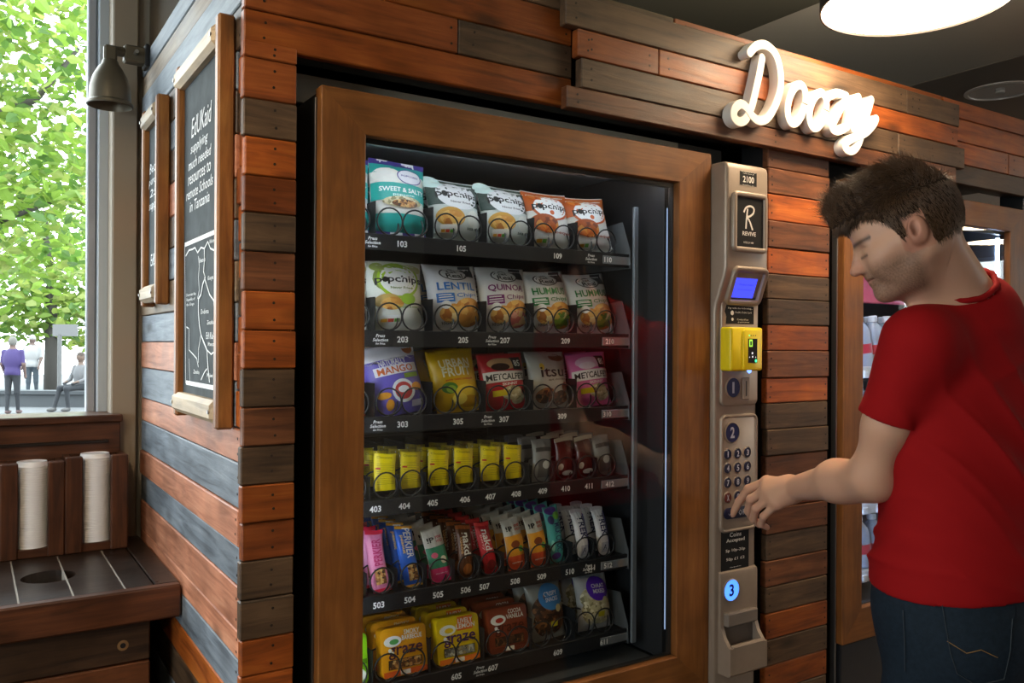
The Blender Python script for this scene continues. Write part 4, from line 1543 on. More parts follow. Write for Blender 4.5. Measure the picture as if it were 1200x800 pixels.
def crisp(word, col, extra):
    return dict(pk=(.134, .156, .056), base='e2e2e6', ops=[
        ('r', .18, .80, .42, .99, '3a3a40'), ('e', 0, .84, .27, .105, '4a4a50'), ('e', 0, .84, .245, .09, 'e8e8ea'), ('t', 'Eat', -.02, .88, .18, .05, '3a3a3a'), ('t', 'Real', 0, .81, .32, .075, '3a3a3a'),
        ('t', word, .0, .645, .74, .115, col), ('t', 'Chips', .17, .505, .42, .09, col, 4, .008),
        ('r', -.40, .41, -.09, .54, col), ('r', -.37, .44, -.12, .455, 'f0f0f0'), ('r', -.37, .475, -.12, .49, 'f0f0f0'), ('r', -.37, .505, -.15, .52, 'f0f0f0'),
        ('e', .18, .34, .26, .12, CHIPS), ('e', -.15, .25, .22, .13, CHIPS), ('e', .2, .18, .22, .12, extra), ('e', -.26, .37, .09, .06, 'f4f4f4'), ('t', 'VEGAN', -.2, .12, .26, .04, '55555a')])


SPEC['lentil'] = crisp('LENTIL', '3f7fd0', CHIPS)
SPEC['quinoa'] = crisp('QUINOA', '7a2a70', food('pink pieces', ['c86a60', 'e0a090', 'a84a40', 'd8b080'], 80))
SPEC['hummus'] = crisp('HUMMUS', '1f7d44', GREENF)
SPEC['popgreen'] = dict(pk=(.134, .154, .056), base='eceee6', ops=[
    ('e', -.02, .72, .40, .24, '8a9a4a'), ('e', .28, .88, .2, .08, 'c8c890'), ('e', -.3, .9, .14, .07, 'a8b860'), ('e', .02, .70, .385, .275, 'a8cc2a'), ('e', .02, .70, .34, .235, 'f2f2f0'),
    ('t', 'p pchips', .03, .69, .86, .13, '141414'), ('e', -.235, .695, .05, .04, '141414'), ('t', 'Never Fried', .04, .575, .4, .035, '6a8a2a'),
    ('e', -.22, .40, .22, .10, 'c8a860'), ('e', -.14, .36, .2, .09, CHIPS), ('e', .15, .42, .14, .08, '9cc23a'), ('t', 'sour cream & onion', .12, .31, .4, .035, '6a9a3a'),
    ('r', -.34, .115, -.23, .155, 'd8a030'), ('r', -.22, .115, -.12, .155, 'd84a30'), ('r', -.11, .115, -.02, .155, '6ab040'), ('r', -.36, .16, -.02, .20, 'f6f6f6')])
SPEC['popdark'] = dict(pk=(.134, .148, .056), base='c9cfca', ops=[
    ('r', -.5, .55, .5, .98, '3a4a44'), ('e', -.38, .92, .2, .1, 'd0e8e4'), ('e', .02, .72, .40, .24, 'e6e6e8'), ('t', 'p pchips', .02, .72, .82, .14, '101010'), ('e', -.235, .725, .05, .05, '101010'), ('t', 'Never Fried', .04, .60, .4, .035, '505050'),
    ('e', -.18, .36, .26, .15, 'c8963c'), ('e', -.16, .34, .22, .12, CHIPS), ('r', -.38, .12, -.06, .24, 'e8e4dc'), ('r', -.36, .13, -.29, .17, 'd8a030'), ('r', -.28, .13, -.21, .17, 'd84a30'), ('r', -.20, .13, -.12, .17, '6ab040'), ('e', .28, .34, .16, .14, 'dadad0'), ('t', 'sea salt', .26, .2, .3, .05, '4a5a50')])
SPEC['popbbq'] = dict(pk=(.134, .148, .056), base='dcd8d2', ops=[
    ('r', -.5, .62, .5, .98, 'b85a20'), ('e', -.2, .9, .2, .08, 'd87a30'), ('e', .02, .70, .42, .24, 'c4561c'), ('e', .02, .70, .37, .2, 'ececec'), ('t', 'p pchips', .02, .70, .80, .14, '101010'), ('e', -.23, .705, .05, .05, '101010'), ('e', .0, .6, .05, .04, 'd06020'),
    ('e', -.18, .42, .28, .15, 'a8501c'), ('e', -.14, .38, .24, .13, food('barbecue crisps', ['a8521c', 'd08a3a', '7a3412', 'c86a28'], 80)), ('t', 'barbeque', .1, .26, .62, .06, '9a3a14'), ('r', -.38, .09, -.06, .2, 'e8e4dc'), ('r', -.36, .10, -.26, .15, 'd8a030'), ('r', -.25, .10, -.16, .15, '6ab040')])
SPEC['sweet'] = dict(pk=(.132, .176, .056), base='e4e0da', ops=[
    ('r', -.5, .925, .5, 1.0, '4a3c8c'), ('r', -.36, .93, -.16, 1.0, 'f0f0f4'), ('r', .08, .93, .30, 1.0, 'f0f0f4'), ('r', -.5, .80, .5, .925, '2fa79f'), ('e', -.22, .76, .27, .11, 'e8e6e0'), ('e', .16, .77, .24, .11, '4a3c8c'), ('e', .16, .77, .22, .10, 'e8e6ee'), ('t', 'POPCORN', .16, .775, .32, .03, '4a3c8c'),
    ('r', -.5, .44, .5, .66, '2fa79f'), ('t', 'SWEET & SALTY', .02, .575, .84, .06, 'f0f0f0'), ('t', 'popcorn', .02, .50, .4, .03, 'd8f0ee'), ('e', 0, .42, .36, .07, CREAMS), ('e', .04, .40, .25, .05, NUTS),
    ('r', -.5, .065, .5, .27, '2fa79f'), ('r', -.5, .0, .5, .065, '4a3c8c'), ('r', -.2, .0, .02, .065, 'f0f0f4'), ('r', .24, .0, .42, .065, 'f0f0f4')])
SPEC['mango'] = dict(pk=(.132, .150, .046), base='6f62c4', ops=[
    ('r', -.5, .80, .5, 1.0, 'e4e2ea'), ('p', [(-.5, .80), (-.4, .76), (-.3, .80), (-.2, .76), (-.1, .80), (0, .76), (.1, .80), (.2, .76), (.3, .80), (.4, .76), (.5, .80)], 'e4e2ea'), ('e', .36, .90, .1, .07, 'd8762a'), ('t', 'NATURALLY', 0, .745, .5, .09, 'f2f0f6'),
    ('r', -.36, .57, .44, .70, 'ece8f2'), ('t', 'MANGO', .02, .635, .66, .10, 'd8682a'), ('r', .14, .5, .42, .555, '8aa83a'), ('e', .06, .33, .21, .17, 'e8eef4'), ('e', .06, .33, .16, .125, 'c23a3a'), ('e', .06, .35, .10, .05, 'e8eef4'),
    ('e', -.3, .3, .12, .05, 'e09a2a'), ('e', -.22, .16, .07, .08, 'e09a2a'), ('e', .32, .36, .1, .06, 'e09a2a'), ('r', .18, .08, .4, .17, 'd8d4e8')])
SPEC['fruit'] = dict(pk=(.120, .142, .046), base='d6ac08', ops=[
    ('t', 'URBAN', .0, .76, .66, .14, 'ece8c8'), ('t', 'FRUIT', .0, .62, .62, .14, 'ece8c8'), ('t', 'gently baked pineapple', .02, .50, .6, .035, 'b84a1a'), ('e', -.22, .38, .16, .09, '4a7a2a'), ('e', -.2, .36, .1, .06, '8aa83a'), ('e', .12, .30, .24, .12, 'e4c43a'), ('e', .18, .15, .2, .09, 'c89410'), ('e', -.05, .2, .16, .09, 'ecd45a'), ('r', -.5, 0, .5, .05, 'b8900a')])
for nm, c, top in (('metred', 'c01a28', 'd8a878'), ('metpink', 'e272ae', 'f0c0d8')):
    SPEC[nm] = dict(pk=(.124, .134, .050), base=c, ops=[
        ('e', -.02, .80, .34, .11, top), ('e', -.1, .74, .2, .07, '3a2018' if nm == 'metred' else 'f4dce8'), ('r', .18, .68, .42, .92, '241a18'), ('t', '85', .3, .80, .16, .12, 'f0f0e8'), ('r', -.46, .48, .48, .66, 'dcd8d4' if nm == 'metred' else 'f0ecec'), ('t', "METCALFE'S", .01, .565, .86, .115, '1a1a1a'), ('t', 'SKINNY', .05, .435, .36, .05, 'f4ece8'),
        ('e', .08, .28, .24, .12, CREAMS), ('r', -.34, .24, -.02, .34, 'd8c020'), ('e', .22, .18, .16, .1, CREAMS)])
SPEC['itsu'] = dict(pk=(.114, .138, .042), base='aaa6a0', foil=True, ops=[
    ('e', .24, .88, .2, .07, '6a4a34'), ('e', -.22, .72, .06, .06, 'c8a83a'), ('t', 'itsu', .04, .62, .62, .18, '1e1c1a', 0, .01), ('t', 'dark chocolate', .14, .48, .5, .035, '4a3a30'), ('e', -.18, .22, .24, .13, BROWNS), ('e', .22, .16, .22, .12, BROWNS), ('e', .34, .34, .1, .08, '7a3a2a')])


def bar(base, ops, w=.041, h=.13, t=.018, **k):
    return dict(pk=(w, h, t), base=base, ops=ops, seal=.008, **k)


SPEC['yellow'] = dict(pk=(.056, .110, .022), base=CLEARM, seal=.006, ops=[('r', -.44, .13, .44, .84, 'ecd400'), ('t', 'Chocolate', -.05, .77, .6, .045, '6a5a10', 0, .004)] + [('r', -.34, .64 - .035 * k, (.34 if k % 3 else .2), .646 - .035 * k, '8a7a20') for k in range(12)] + [('r', -.40, .54, -.22, .57, 'c8301a')])
SPEC['darkbrown'] = dict(pk=(.056, .100, .022), base='4a1c18', seal=.006, foil=True, ops=[('r', -.5, .9, .5, 1.0, 'b8a890'), ('e', .1, .15, .3, .06, 'c8c4c0'), ('e', -.3, .3, .12, .08, 'd8d4d0')])
SPEC['silver'] = dict(pk=(.056, .098, .022), base='8a8886', seal=.006, foil=True, ops=[('r', -.3, .1, .4, .5, '5a5654'), ('e', .1, .4, .2, .1, 'c8c6c4'), ('r', -.4, .7, .4, .8, '3a3836')])
SPEC['perkpink'] = bar('e88ab8', [('r', -.5, .93, .5, 1, 'd82a4a'), ('t', 'PERKIER', .02, .64, .44, .50, 'c83a78', 90), ('r', -.30, .12, .30, .37, NUTS), ('r', -.5, 0, .5, .05, 'd82a4a')])
SPEC['perkblue'] = bar('2a6ad8', [('r', -.5, .95, .5, 1, 'd8a030'), ('t', 'PERKIER', .12, .72, .50, .44, 'f2f2f2', -90), ('r', -.22, .10, .34, .37, NUTS), ('t', 'peanut', -.24, .7, .3, .2, 'e8c060', -90), ('r', -.5, 0, .5, .04, 'd8a030')])
SPEC['ipgreen'] = bar('d8d4c8', [('t', '!P', -.2, .80, .34, .10, '1a1a1a'), ('t', 'me', .22, .82, .3, .05, 'c83a5a'), ('t', 'WILD', .22, .75, .36, .05, 'c83a5a'), ('r', -.5, .26, .5, .66, '3a8a68'), ('e', -.2, .5, .16, .06, 'e86a8a'), ('e', .2, .4, .16, .07, 'e8e0c8'), ('r', -.5, 0, .5, .26, 'e03a78'), ('t', 'strawberry', 0, .16, .6, .03, 'f8e0e8')], w=.05, h=.118)
SPEC['ipyellow'] = bar('d2cec4', [('t', '!P', -.2, .80, .36, .10, '1a1a1a'), ('t', 'me', .22, .83, .3, .05, 'c83a2a'), ('t', 'WILD', .22, .76, .36, .05, 'c83a2a'), ('r', -.5, .26, .5, .66, 'e09a2a'), ('e', -.05, .48, .24, .08, '7a3a1a'), ('e', .22, .38, .14, .06, '5aa048'), ('r', -.5, 0, .5, .26, 'd8502a'), ('t', 'apricot', 0, .13, .6, .035, 'f8e8d8')], w=.05, h=.120)
SPEC['nakbrown'] = bar('5a3018', [('t', 'nakd.', .05, .60, .46, .50, 'f0ece4', -90), ('r', -.5, .9, .5, .97, 'b0622a'), ('e', 0, .16, .3, .1, 'a8622a'), ('t', 'cocoa', -.3, .6, .3, .14, 'd8a060', -90)], w=.038, h=.118)
SPEC['nakred'] = bar('c01c2a', [('t', 'nakd.', .05, .62, .46, .50, 'f4f0ec', -90), ('r', -.5, .92, .5, .98, 'e03a3a'), ('e', 0, .16, .3, .1, '7a1018'), ('t', 'berry', -.3, .6, .3, .14, 'f0b0b0', -90)], w=.038, h=.120)
SPEC['milk'] = bar('4aa6a4', [('e', -.05, .92, .4, .07, '5a3a8a'), ('e', .2, .82, .22, .07, '7ac04a'), ('e', -.2, .76, .2, .08, '3a3a6a'), ('t', 'MILK CHOC', .12, .44, .5, .38, '2a3a6a', -90), ('e', -.1, .12, .3, .06, '5a3a8a'), ('e', -.3, .3, .1, .1, '8ad0c8')], w=.043, h=.136)
SPEC['trek'] = bar('e4e2ea', [('t', 'TREK', .05, .62, .46, .50, '2a2a5a', -90), ('r', -.5, .93, .5, 1, 'c8c6d0'), ('r', -.3, .06, .3, .26, 'b8b8c8'), ('t', 'A', 0, .16, .3, .1, '2a2a4a'), ('r', .34, .1, .48, .9, '4a4ab0')], w=.036, h=.118)
SPEC['grey'] = bar('b8b8c4', [('r', -.5, 0, .5, .14, 'd8b03a'), ('e', .1, .35, .3, .14, NUTS), ('r', -.5, .72, .5, .78, '6ac04a'), ('r', -.5, .66, .5, .72, 'd84a8a')], w=.042, h=.125)


def graze(base, head, a, b, band, window, tcol):
    return dict(slab=(.108, .102, .026), base=base, ops=[
        ('r', -.02, .68, .34, .97, head), ('t', a, .17, .88, .34 if len(a) < 7 else .42, .10, 'f0ece0'), ('t', b, .17, .77, .44, .10, 'f0ece0'), ('e', -.25, .73, .19, .11, 'f0f0ea'), ('e', -.22, .72, .1, .055, window[1]),
        ('t', 'graze', .02, .49, .74, .25, tcol, 0, .012), ('r', -.36, .17, .36, .36, '2a1a10'), ('r', -.34, .18, .35, .35, window[0]), ('e', -.32, .56, .04, .04, 'f4f4f0'), ('e', -.27, .5, .035, .035, 'f4f4f0'),
        ('r', -.47, .03, .47, .14, band), ('r', -.12, .04, .1, .13, 'f0e8dc')])


SPEC['smoky'] = graze('e8a010', 'e8a010', 'SMOKY', 'BARBECUE', 'dc5a1e', (NUTS, '4a9a4a'), '4a1e3a')
SPEC['lemon'] = graze('ecc808', 'e8741c', 'LIVELY', 'LEMON', 'e8741c', (food('seed mix', ['8a8a80', 'c8c4b0', '5a5448', 'a89a70'], 170), 'ecc808'), '4a1e5a')
SPEC['cocoa'] = graze('8a3a1c', '8a3a1c', 'COCOA', 'VANILLA', '6a2a14', (BROWNS, 'b8321c'), '5a2412')
for nm, c, f, s1, s2 in (('clearblue', '3a86c8', BROWNS, 'CRISPY', 'SNACKS'), ('clearpurple', '5a2ab8', CREAMS, 'CHAAT', 'MIXED')):
    SPEC[nm] = dict(pk=(.104, .142, .048), base='90908c' if nm == 'clearblue' else 'b8b8bc', foil=True, film=f, ops=[
        ('e', 0, .34, .44, .28, f), ('e', -.1, .55, .35, .2, f), ('e', .06, .70, .34, .21, c), ('t', s1, .06, .75, .40, .07, 'e8e8f0'), ('t', s2, .06, .66, .36, .07, 'e8e8f0'), ('e', .22, .50, .08, .06, 'c8c090'), ('r', -.02, .22, .18, .31, 'c8c020')])
SPEC['lime'] = dict(slab=(.106, .104, .026), base='8ed01a', ops=[('r', -.47, .4, .47, .5, '5a8a10'), ('t', 'graze', 0, .6, .7, .25, '3a1e3a', 0, .012), ('e', .3, .2, .14, .12, 'f0ece0'), ('e', -.2, .2, .14, .1, 'e05a2a')])
SPEC['plainteal'] = SPEC['sweet']

_pk = {}


def proto(key):
    if key in _pk:
        return _pk[key]
    sp = SPEC[key]
    if 'slab' in sp:
        pk = Slab(*sp['slab'])
    else:
        pk = Pack(*sp['pk'], seal=sp.get('seal', .010), seed=hash_(key))
    base = sp['base']
    bm_ = base if not isinstance(base, str) else (ink(base, .25, .6) if sp.get('foil') else ink(base, .38, .5))
    b = pk.body().mesh('wrapper', bm_, smooth='all' if 'pk' in sp else 40)
    d, mats = decals(pk, sp['ops'])
    dm = d.mesh('print', mats, smooth='all')
    _pk[key] = (b, dm, pk)
    return _pk[key]


def hash_(s):
    return sum(ord(c) * (i + 7) for i, c in enumerate(s))


def item(key, name, x, y, z, label, cat, group=None, lean=-12, twist=0, roll=0, sc=1.0):
    b, d, pk = proto(key)
    o = empty(name, (x, y, z), (math.radians(lean), math.radians(roll), math.radians(twist)), label, cat, group)
    if sc != 1.0:
        o.scale = (sc, sc, sc)
    link('wrapper', b, o)
    link('print', d, o)
    return o


ORD = ['front', 'second', 'third', 'fourth', 'fifth', 'sixth']


def queue(key, name, x, r, desc, cat, n=2, dy=.074, y0=None, lean=-12, twist=0, roll=0, group=None, sc=1.0, step=0.0):
    t = (SPEC[key].get('pk') or SPEC[key].get('slab'))[2]
    y = (YT + .012 + t / 2) if y0 is None else y0
    x += .010 if r in (3, 4) else .019
    a = math.radians(-lean)
    for k in range(n):
        lab = desc if k == 0 else '%s one of the row behind the front one: %s' % (ORD[k], desc)
        lab = desc if k == 0 else desc + ', ' + ORD[k] + ' in line'
        item(key, name, x + random.uniform(-.001, .001) + step * k, y + dy * k, FLOORZ[r] + .0005, lab, cat, (group + ', ' + ORD[k]) if group else None, lean + random.uniform(-1.5, 1.5) * (k > 0), twist, roll)


# rows one to three: five wide packets and one half hidden by the door post
X5 = five
queue('sweet', 'snack_bag', X5[0] - .004, 0, 'teal and cream popcorn bag half hidden by the door frame', 'snack bag', 2)
queue('sweet', 'snack_bag', X5[1] - .004, 0, 'tall teal and cream popcorn bag with purple check bands', 'snack bag', 2)
queue('popdark', 'snack_bag', X5[2] - .006, 0, 'dark green and grey crisp bag next to the teal bag', 'snack bag', 2)
queue('popdark', 'snack_bag', X5[3] - .006, 0, 'dark green and grey crisp bag next to an orange one', 'snack bag', 2)
queue('popbbq', 'snack_bag', X5[4] - .004, 0, 'orange barbecue crisp bag next to a dark green one', 'snack bag', 2)
queue('popbbq', 'snack_bag', X5[5] - .004, 0, 'orange barbecue crisp bag at the tray end', 'snack bag', 2, roll=-4)
queue('popgreen', 'snack_bag', X5[0] - .006, 1, 'white crisp bag with green ring half hidden by the door frame', 'snack bag', 2)
queue('popgreen', 'snack_bag', X5[1] - .008, 1, 'white crisp bag with a lime green ring above number 203', 'snack bag', 2, roll=-2)
queue('lentil', 'snack_bag', X5[2] - .004, 1, 'white crisp bag with blue LENTIL lettering', 'snack bag', 2, roll=-3)
queue('quinoa', 'snack_bag', X5[3] - .004, 1, 'white crisp bag with purple QUINOA lettering', 'snack bag', 2, roll=-3)
queue('hummus', 'snack_bag', X5[4] - .006, 1, 'white crisp bag with green HUMMUS lettering beside the QUINOA bag', 'snack bag', 2, roll=-2)
queue('hummus', 'snack_bag', X5[5] - .004, 1, 'white crisp bag with green HUMMUS lettering at the tray end', 'snack bag', 2, roll=-3)
queue('metred', 'snack_bag', X5[0] - .012, 2, 'red popcorn bag half hidden by the door frame', 'snack bag', 2)
queue('mango', 'snack_bag', X5[1] - .006, 2, 'purple fruit snack bag with white MANGO label', 'snack bag', 2, roll=-9, lean=-10)
queue('fruit', 'snack_bag', X5[2] + .004, 2, 'yellow fruit snack bag with pale URBAN FRUIT lettering', 'snack bag', 2, roll=-4)
queue('metred', 'snack_bag', X5[3] - .002, 2, 'red popcorn bag with white band above number 307', 'snack bag', 2, roll=-5)
queue('itsu', 'snack_bag', X5[4] - .002, 2, 'silver grey chocolate snack bag between the red and the pink bag', 'snack bag', 2, roll=-4)
queue('metpink', 'snack_bag', X5[5] + .0, 2, 'pink popcorn bag with white band at the tray end', 'snack bag', 2, roll=-5)
# row four: small flat packs
r4 = ROWX[3]
ysel = ['half hidden by the door frame', 'above number 403', 'above number 404', 'above number 405', 'above number 406', 'above number 407', 'above number 408']
for k in range(7):
    queue('yellow', 'wrapped_bar', r4[k], 3, 'clear wrapped bar with a yellow label' + ('' if k else ' half hidden by the door frame'), 'snack bar', 3, dy=.06, group='yellow labelled bars' if k else None, lean=-6, twist=-8 if k % 2 else 0, roll=-1)
queue('silver', 'wrapped_bar', r4[7], 3, 'silver wrapped bar next to the last yellow label', 'snack bar', 3, dy=.06, lean=-8)
queue('darkbrown', 'wrapped_bar', r4[8], 3, 'dark brown wrapped bar with silver wrapped bar on its left', 'snack bar', 3, dy=.06, lean=-8)
queue('darkbrown', 'wrapped_bar', r4[9], 3, 'dark brown wrapped bar with silver wrapped bar on its right', 'snack bar', 3, dy=.06, lean=-8, roll=-2)
queue('silver', 'wrapped_bar', r4[10], 3, 'silver wrapped bar at the tray end above number 412', 'snack bar', 3, dy=.06, lean=-10, roll=-6)
# row five: upright bars, several deep
r5 = ROWX[4]
for k, (key, d) in enumerate([('grey', 'pale grey bar with a yellow foot half hidden by the door frame'), ('perkpink', 'pink bar with a nut window above number 503'), ('perkblue', 'bright blue bar with white lettering above number 504'), ('ipgreen', 'cream bar with green and pink foot above number 505'),
                              ('nakbrown', 'brown bar with white lettering above number 506'), ('nakred', 'red bar with white lettering above number 507'), ('ipyellow', 'cream bar with an orange foot'), ('ipyellow', 'cream bar with an orange foot'),
                              ('milk', 'teal chocolate bar with purple top'), ('trek', 'white bar with dark lettering next to the teal bar'), ('trek', 'white bar with dark lettering at the tray end')]):
    n = 6 if k not in (9, 10) else 3
    queue(key, 'snack_bar', r5[k], 4, d, 'snack bar', n, dy=.042, lean=-13, roll=-4, group='cream and orange bars' if key == 'ipyellow' else None)
# row six: card tubs and clear packs
queue('lime', 'snack_tub', X5[0] - .006, 5, 'lime green snack tub half hidden by the door frame', 'snack tub', 3, dy=.05, lean=-8)
queue('smoky', 'snack_tub', X5[1] - .002, 5, 'amber snack tub with smoky barbecue print', 'snack tub', 6, dy=.05, lean=-8)
queue('lemon', 'snack_tub', X5[2] - .004, 5, 'yellow snack tub with lively lemon print', 'snack tub', 6, dy=.05, lean=-8)
queue('cocoa', 'snack_tub', X5[3] - .008, 5, 'red brown snack tub with cocoa vanilla print', 'snack tub', 6, dy=.05, lean=-8)
queue('clearblue', 'nut_bag', X5[4] - .006, 5, 'clear nut bag with a blue round label', 'snack bag', 3, dy=.06, lean=-10, roll=-4)
queue('clearpurple', 'nut_bag', X5[5] + .004, 5, 'clear nut bag with a purple round label', 'snack bag', 3, dy=.06, lean=-10)

# goods of the second machine: clear bottles lying in slanted rows
BOT = mat('clear blue bottle', (.62, .70, .86), .12, 0, spec=.8, trans=.35)
BOTC = mat('white bottle cap', (.85, .87, .9), .35)
BOTR = mat('red white sleeve', 'c83a4a', .4)
bp = [(.0001, 0), (.026, 0), (.030, .004), (.030, .05), (.028, .055), (.030, .06), (.030, .11), (.026, .125), (.014, .142), (.012, .150), (.0001, .151)]
bot_me = MB().lathe(bp, (0, 0, 0), 18, cap0=False, cap1=False).mesh('bottle_body', BOT, smooth=True)
cap_me = MB().lathe([(.0145, .148), (.0145, .164), (.012, .167), (.0001, .167)], (0, 0, 0), 16, cap0=False, cap1=False).mesh('cap', BOTC, smooth=True)
slv_me = MB().lathe([(.0304, .045), (.0304, .075)], (0, 0, 0), 18, cap0=False, cap1=False).mesh('sleeve', BOTR, smooth=True)
TN = ['top', 'second', 'third', 'lowest']
for k, z in enumerate(SHZ):
    for j in range(8):
        for d in range(2):
            o = empty('bottle', (.665 + DX + j * .066, YT + .035 + d * .068, z), (math.radians(-7), 0, math.radians(20 * j)),
                      'clear bottle with a red sleeve on the %s shelf of the bright machine' % TN[k] + (', back row' if d else ', front row'), 'bottle', 'bottles on the %s shelf of the bright machine, row %d' % (TN[k], d))
            link('bottle_body', bot_me, o); link('cap', cap_me, o); link('sleeve', slv_me, o)
# ================================================================== the man at the keypad
class Sdf:
    """smooth union of ellipsoids and tapered capsules, turned into one continuous surface"""

    def __init__(s):
        s.p = []

    def ell(s, c, r, k=.02, R=None, sub=False):
        s.p.append(('e', np.array(c, np.float32), np.array(r, np.float32), None if R is None else np.array(R, np.float32), k, sub)); return s

    def cap(s, a, b, ra, rb, k=.02, sub=False):
        s.p.append(('c', np.array(a, np.float32), np.array(b, np.float32), (ra, rb), k, sub)); return s

    @staticmethod
    def _d(q, P_):
        if q[0] == 'e':
            _, c, r, R, k, sub = q
            v = P_ - c
            if R is not None:
                v = v @ R
            k0 = np.sqrt(((v / r) ** 2).sum(-1)); k1 = np.sqrt(((v / (r * r)) ** 2).sum(-1))
            return k0 * (k0 - 1) / np.maximum(k1, 1e-6)
        _, a, b, (ra, rb), k, sub = q
        ab = b - a
        v = P_ - a
        t = np.clip((v @ ab) / max(float(ab @ ab), 1e-9), 0, 1)
        return np.sqrt(((v - t[..., None] * ab) ** 2).sum(-1)) - (ra + t * (rb - ra))

    @staticmethod
    def _mix(f, d, k, sub):
        if sub:
            h = np.maximum(k - np.abs(f + d), 0) / k
            return np.maximum(f, -d) + h * h * k * .25
        h = np.maximum(k - np.abs(f - d), 0) / k
        return np.minimum(f, d) - h * h * k * .25

    def at(s, P_):
        f = np.full(P_.shape[:-1], 1.0, np.float32)
        for q in s.p:
            f = s._mix(f, s._d(q, P_), q[4], q[5])
        return f

    def grid(s, lo, hi, h):
        lo = np.array(lo, np.float32); hi = np.array(hi, np.float32)
        n = np.ceil((hi - lo) / h).astype(int) + 1
        ax = [lo[i] + h * np.arange(n[i], dtype=np.float32) for i in range(3)]
        f = np.full(tuple(n), .5, np.float32)
        for q in s.p:
            if q[0] == 'e':
                m = float(q[2].max()); b0, b1 = q[1] - m, q[1] + m
            else:
                m = max(q[3]); b0, b1 = np.minimum(q[1], q[2]) - m, np.maximum(q[1], q[2]) + m
            m = q[4] + 3 * h
            i0 = np.clip(np.floor((b0 - m - lo) / h).astype(int), 0, n); i1 = np.clip(np.ceil((b1 + m - lo) / h).astype(int) + 1, 0, n)
            if (i1 <= i0).any():
                continue
            sl = tuple(slice(a, b) for a, b in zip(i0, i1))
            G = np.stack(np.meshgrid(*[ax[i][sl[i]] for i in range(3)], indexing='ij'), -1)
            f[sl] = s._mix(f[sl], s._d(q, G), q[4], q[5])
        return f, ax, lo


def surface_nets(f, lo, h):
    ins = f < 0
    n = np.array(f.shape) - 1
    cnt = np.zeros(tuple(n), np.int8)
    offs = [(i, j, k) for i in (0, 1) for j in (0, 1) for k in (0, 1)]
    for i, j, k in offs:
        cnt += ins[i:n[0] + i, j:n[1] + j, k:n[2] + k]
    act = (cnt > 0) & (cnt < 8)
    idx = np.argwhere(act)
    vals = np.stack([f[idx[:, 0] + i, idx[:, 1] + j, idx[:, 2] + k] for i, j, k in offs], 1)
    O = np.array(offs, np.float32)
    acc = np.zeros((len(idx), 3), np.float32); c = np.zeros(len(idx), np.float32)
    for a in range(8):
        for b in range(a + 1, 8):
            if np.abs(O[a] - O[b]).sum() == 1:
                va, vb = vals[:, a], vals[:, b]
                m = (va < 0) != (vb < 0)
                t = np.where(m, va / np.where(np.abs(va - vb) < 1e-12, 1e-12, va - vb), 0)[:, None]
                acc += np.where(m[:, None], O[a] + t * (O[b] - O[a]), 0); c += m
    V = lo + h * (idx + acc / c[:, None])
    ids = np.full(tuple(n), -1, np.int32)
    ids[tuple(idx.T)] = np.arange(len(idx))
    Q = []
    for axis in range(3):
        s0 = [slice(None)] * 3; s1 = [slice(None)] * 3
        s0[axis] = slice(0, -1); s1[axis] = slice(1, None)
        A, B = ins[tuple(s0)], ins[tuple(s1)]
        e = np.argwhere(A != B)
        o1, o2 = [(1, 2), (2, 0), (0, 1)][axis]
        e = e[(e[:, o1] > 0) & (e[:, o2] > 0) & (e[:, o1] < n[o1]) & (e[:, o2] < n[o2]) & (e[:, axis] < n[axis])]
        fl = A[tuple(e.T)]
        q = []
        for d1, d2 in ((-1, -1), (0, -1), (0, 0), (-1, 0)):
            g = e.copy(); g[:, o1] += d1; g[:, o2] += d2
            q.append(ids[tuple(g.T)])
        q = np.stack(q, 1)
        q[~fl] = q[~fl][:, ::-1]
        Q.append(q)
    Q = np.concatenate(Q)
    Q = Q[(Q >= 0).all(1)]
    return V, Q


def np_mesh(name, V, Q, m, colors=None):
    me = bpy.data.meshes.new(name)
    me.vertices.add(len(V)); me.vertices.foreach_set('co', np.asarray(V, np.float32).ravel())
    me.loops.add(Q.size); me.loops.foreach_set('vertex_index', np.asarray(Q, np.int32).ravel())
    me.polygons.add(len(Q)); me.polygons.foreach_set('loop_start', np.arange(0, Q.size, Q.shape[1], dtype=np.int32))
    me.polygons.foreach_set('use_smooth', np.ones(len(Q), bool))
    me.update(calc_edges=True); me.validate()
    if colors is not None:
        ca = me.color_attributes.new('tone', 'FLOAT_COLOR', 'POINT')
        ca.data.foreach_set('color', np.concatenate([colors, np.ones((len(colors), 1))], 1).astype(np.float32).ravel())
    me.materials.append(m)
    return me


def pt(u, v, s):
    return np.array(((u - 600) / F * s, s, CAMZ + (HV - v) / F * s), np.float32)


R0 = np.array((.915, 1.72, 0), np.float32)      # where he stands, in view aligned axes
wr_ = RT0 * float(R0[0]) + FW * float(R0[1])
man = empty('person', (wr_.x, wr_.y, 0), (0, 0, -YAW), 'person in a red shirt and dark jeans pressing a key of the keypad', 'person')

# --- head axes: forward (face), left, up
th, yw = math.radians(23), math.radians(19)
fw = np.array((-math.cos(yw), math.sin(yw), 0)); up = np.array((0, 0, 1.0))
hx = fw * math.cos(th) - up * math.sin(th)
hz = fw * math.sin(th) + up * math.cos(th)
hy = np.cross(hz, hx)
HS = .91
HR = np.stack([hx, hy, hz], 1)                   # columns: forward, left, up
hc = pt(1073, 270, 1.55) - HR @ np.array((-.012, .072, -.015)) * HS


def hp(x, y, z):
    return hc + HR @ (np.array((x, y, z)) * HS)


body = Sdf()


def HE(c, r, k=.02, sub=False):
    body.ell(hp(*c), np.array(r) * HS, k * HS, HR, sub)


def HC(a, b, ra, rb, k=.015, sub=False):
    body.cap(hp(*a), hp(*b), ra * HS, rb * HS, k * HS, sub)


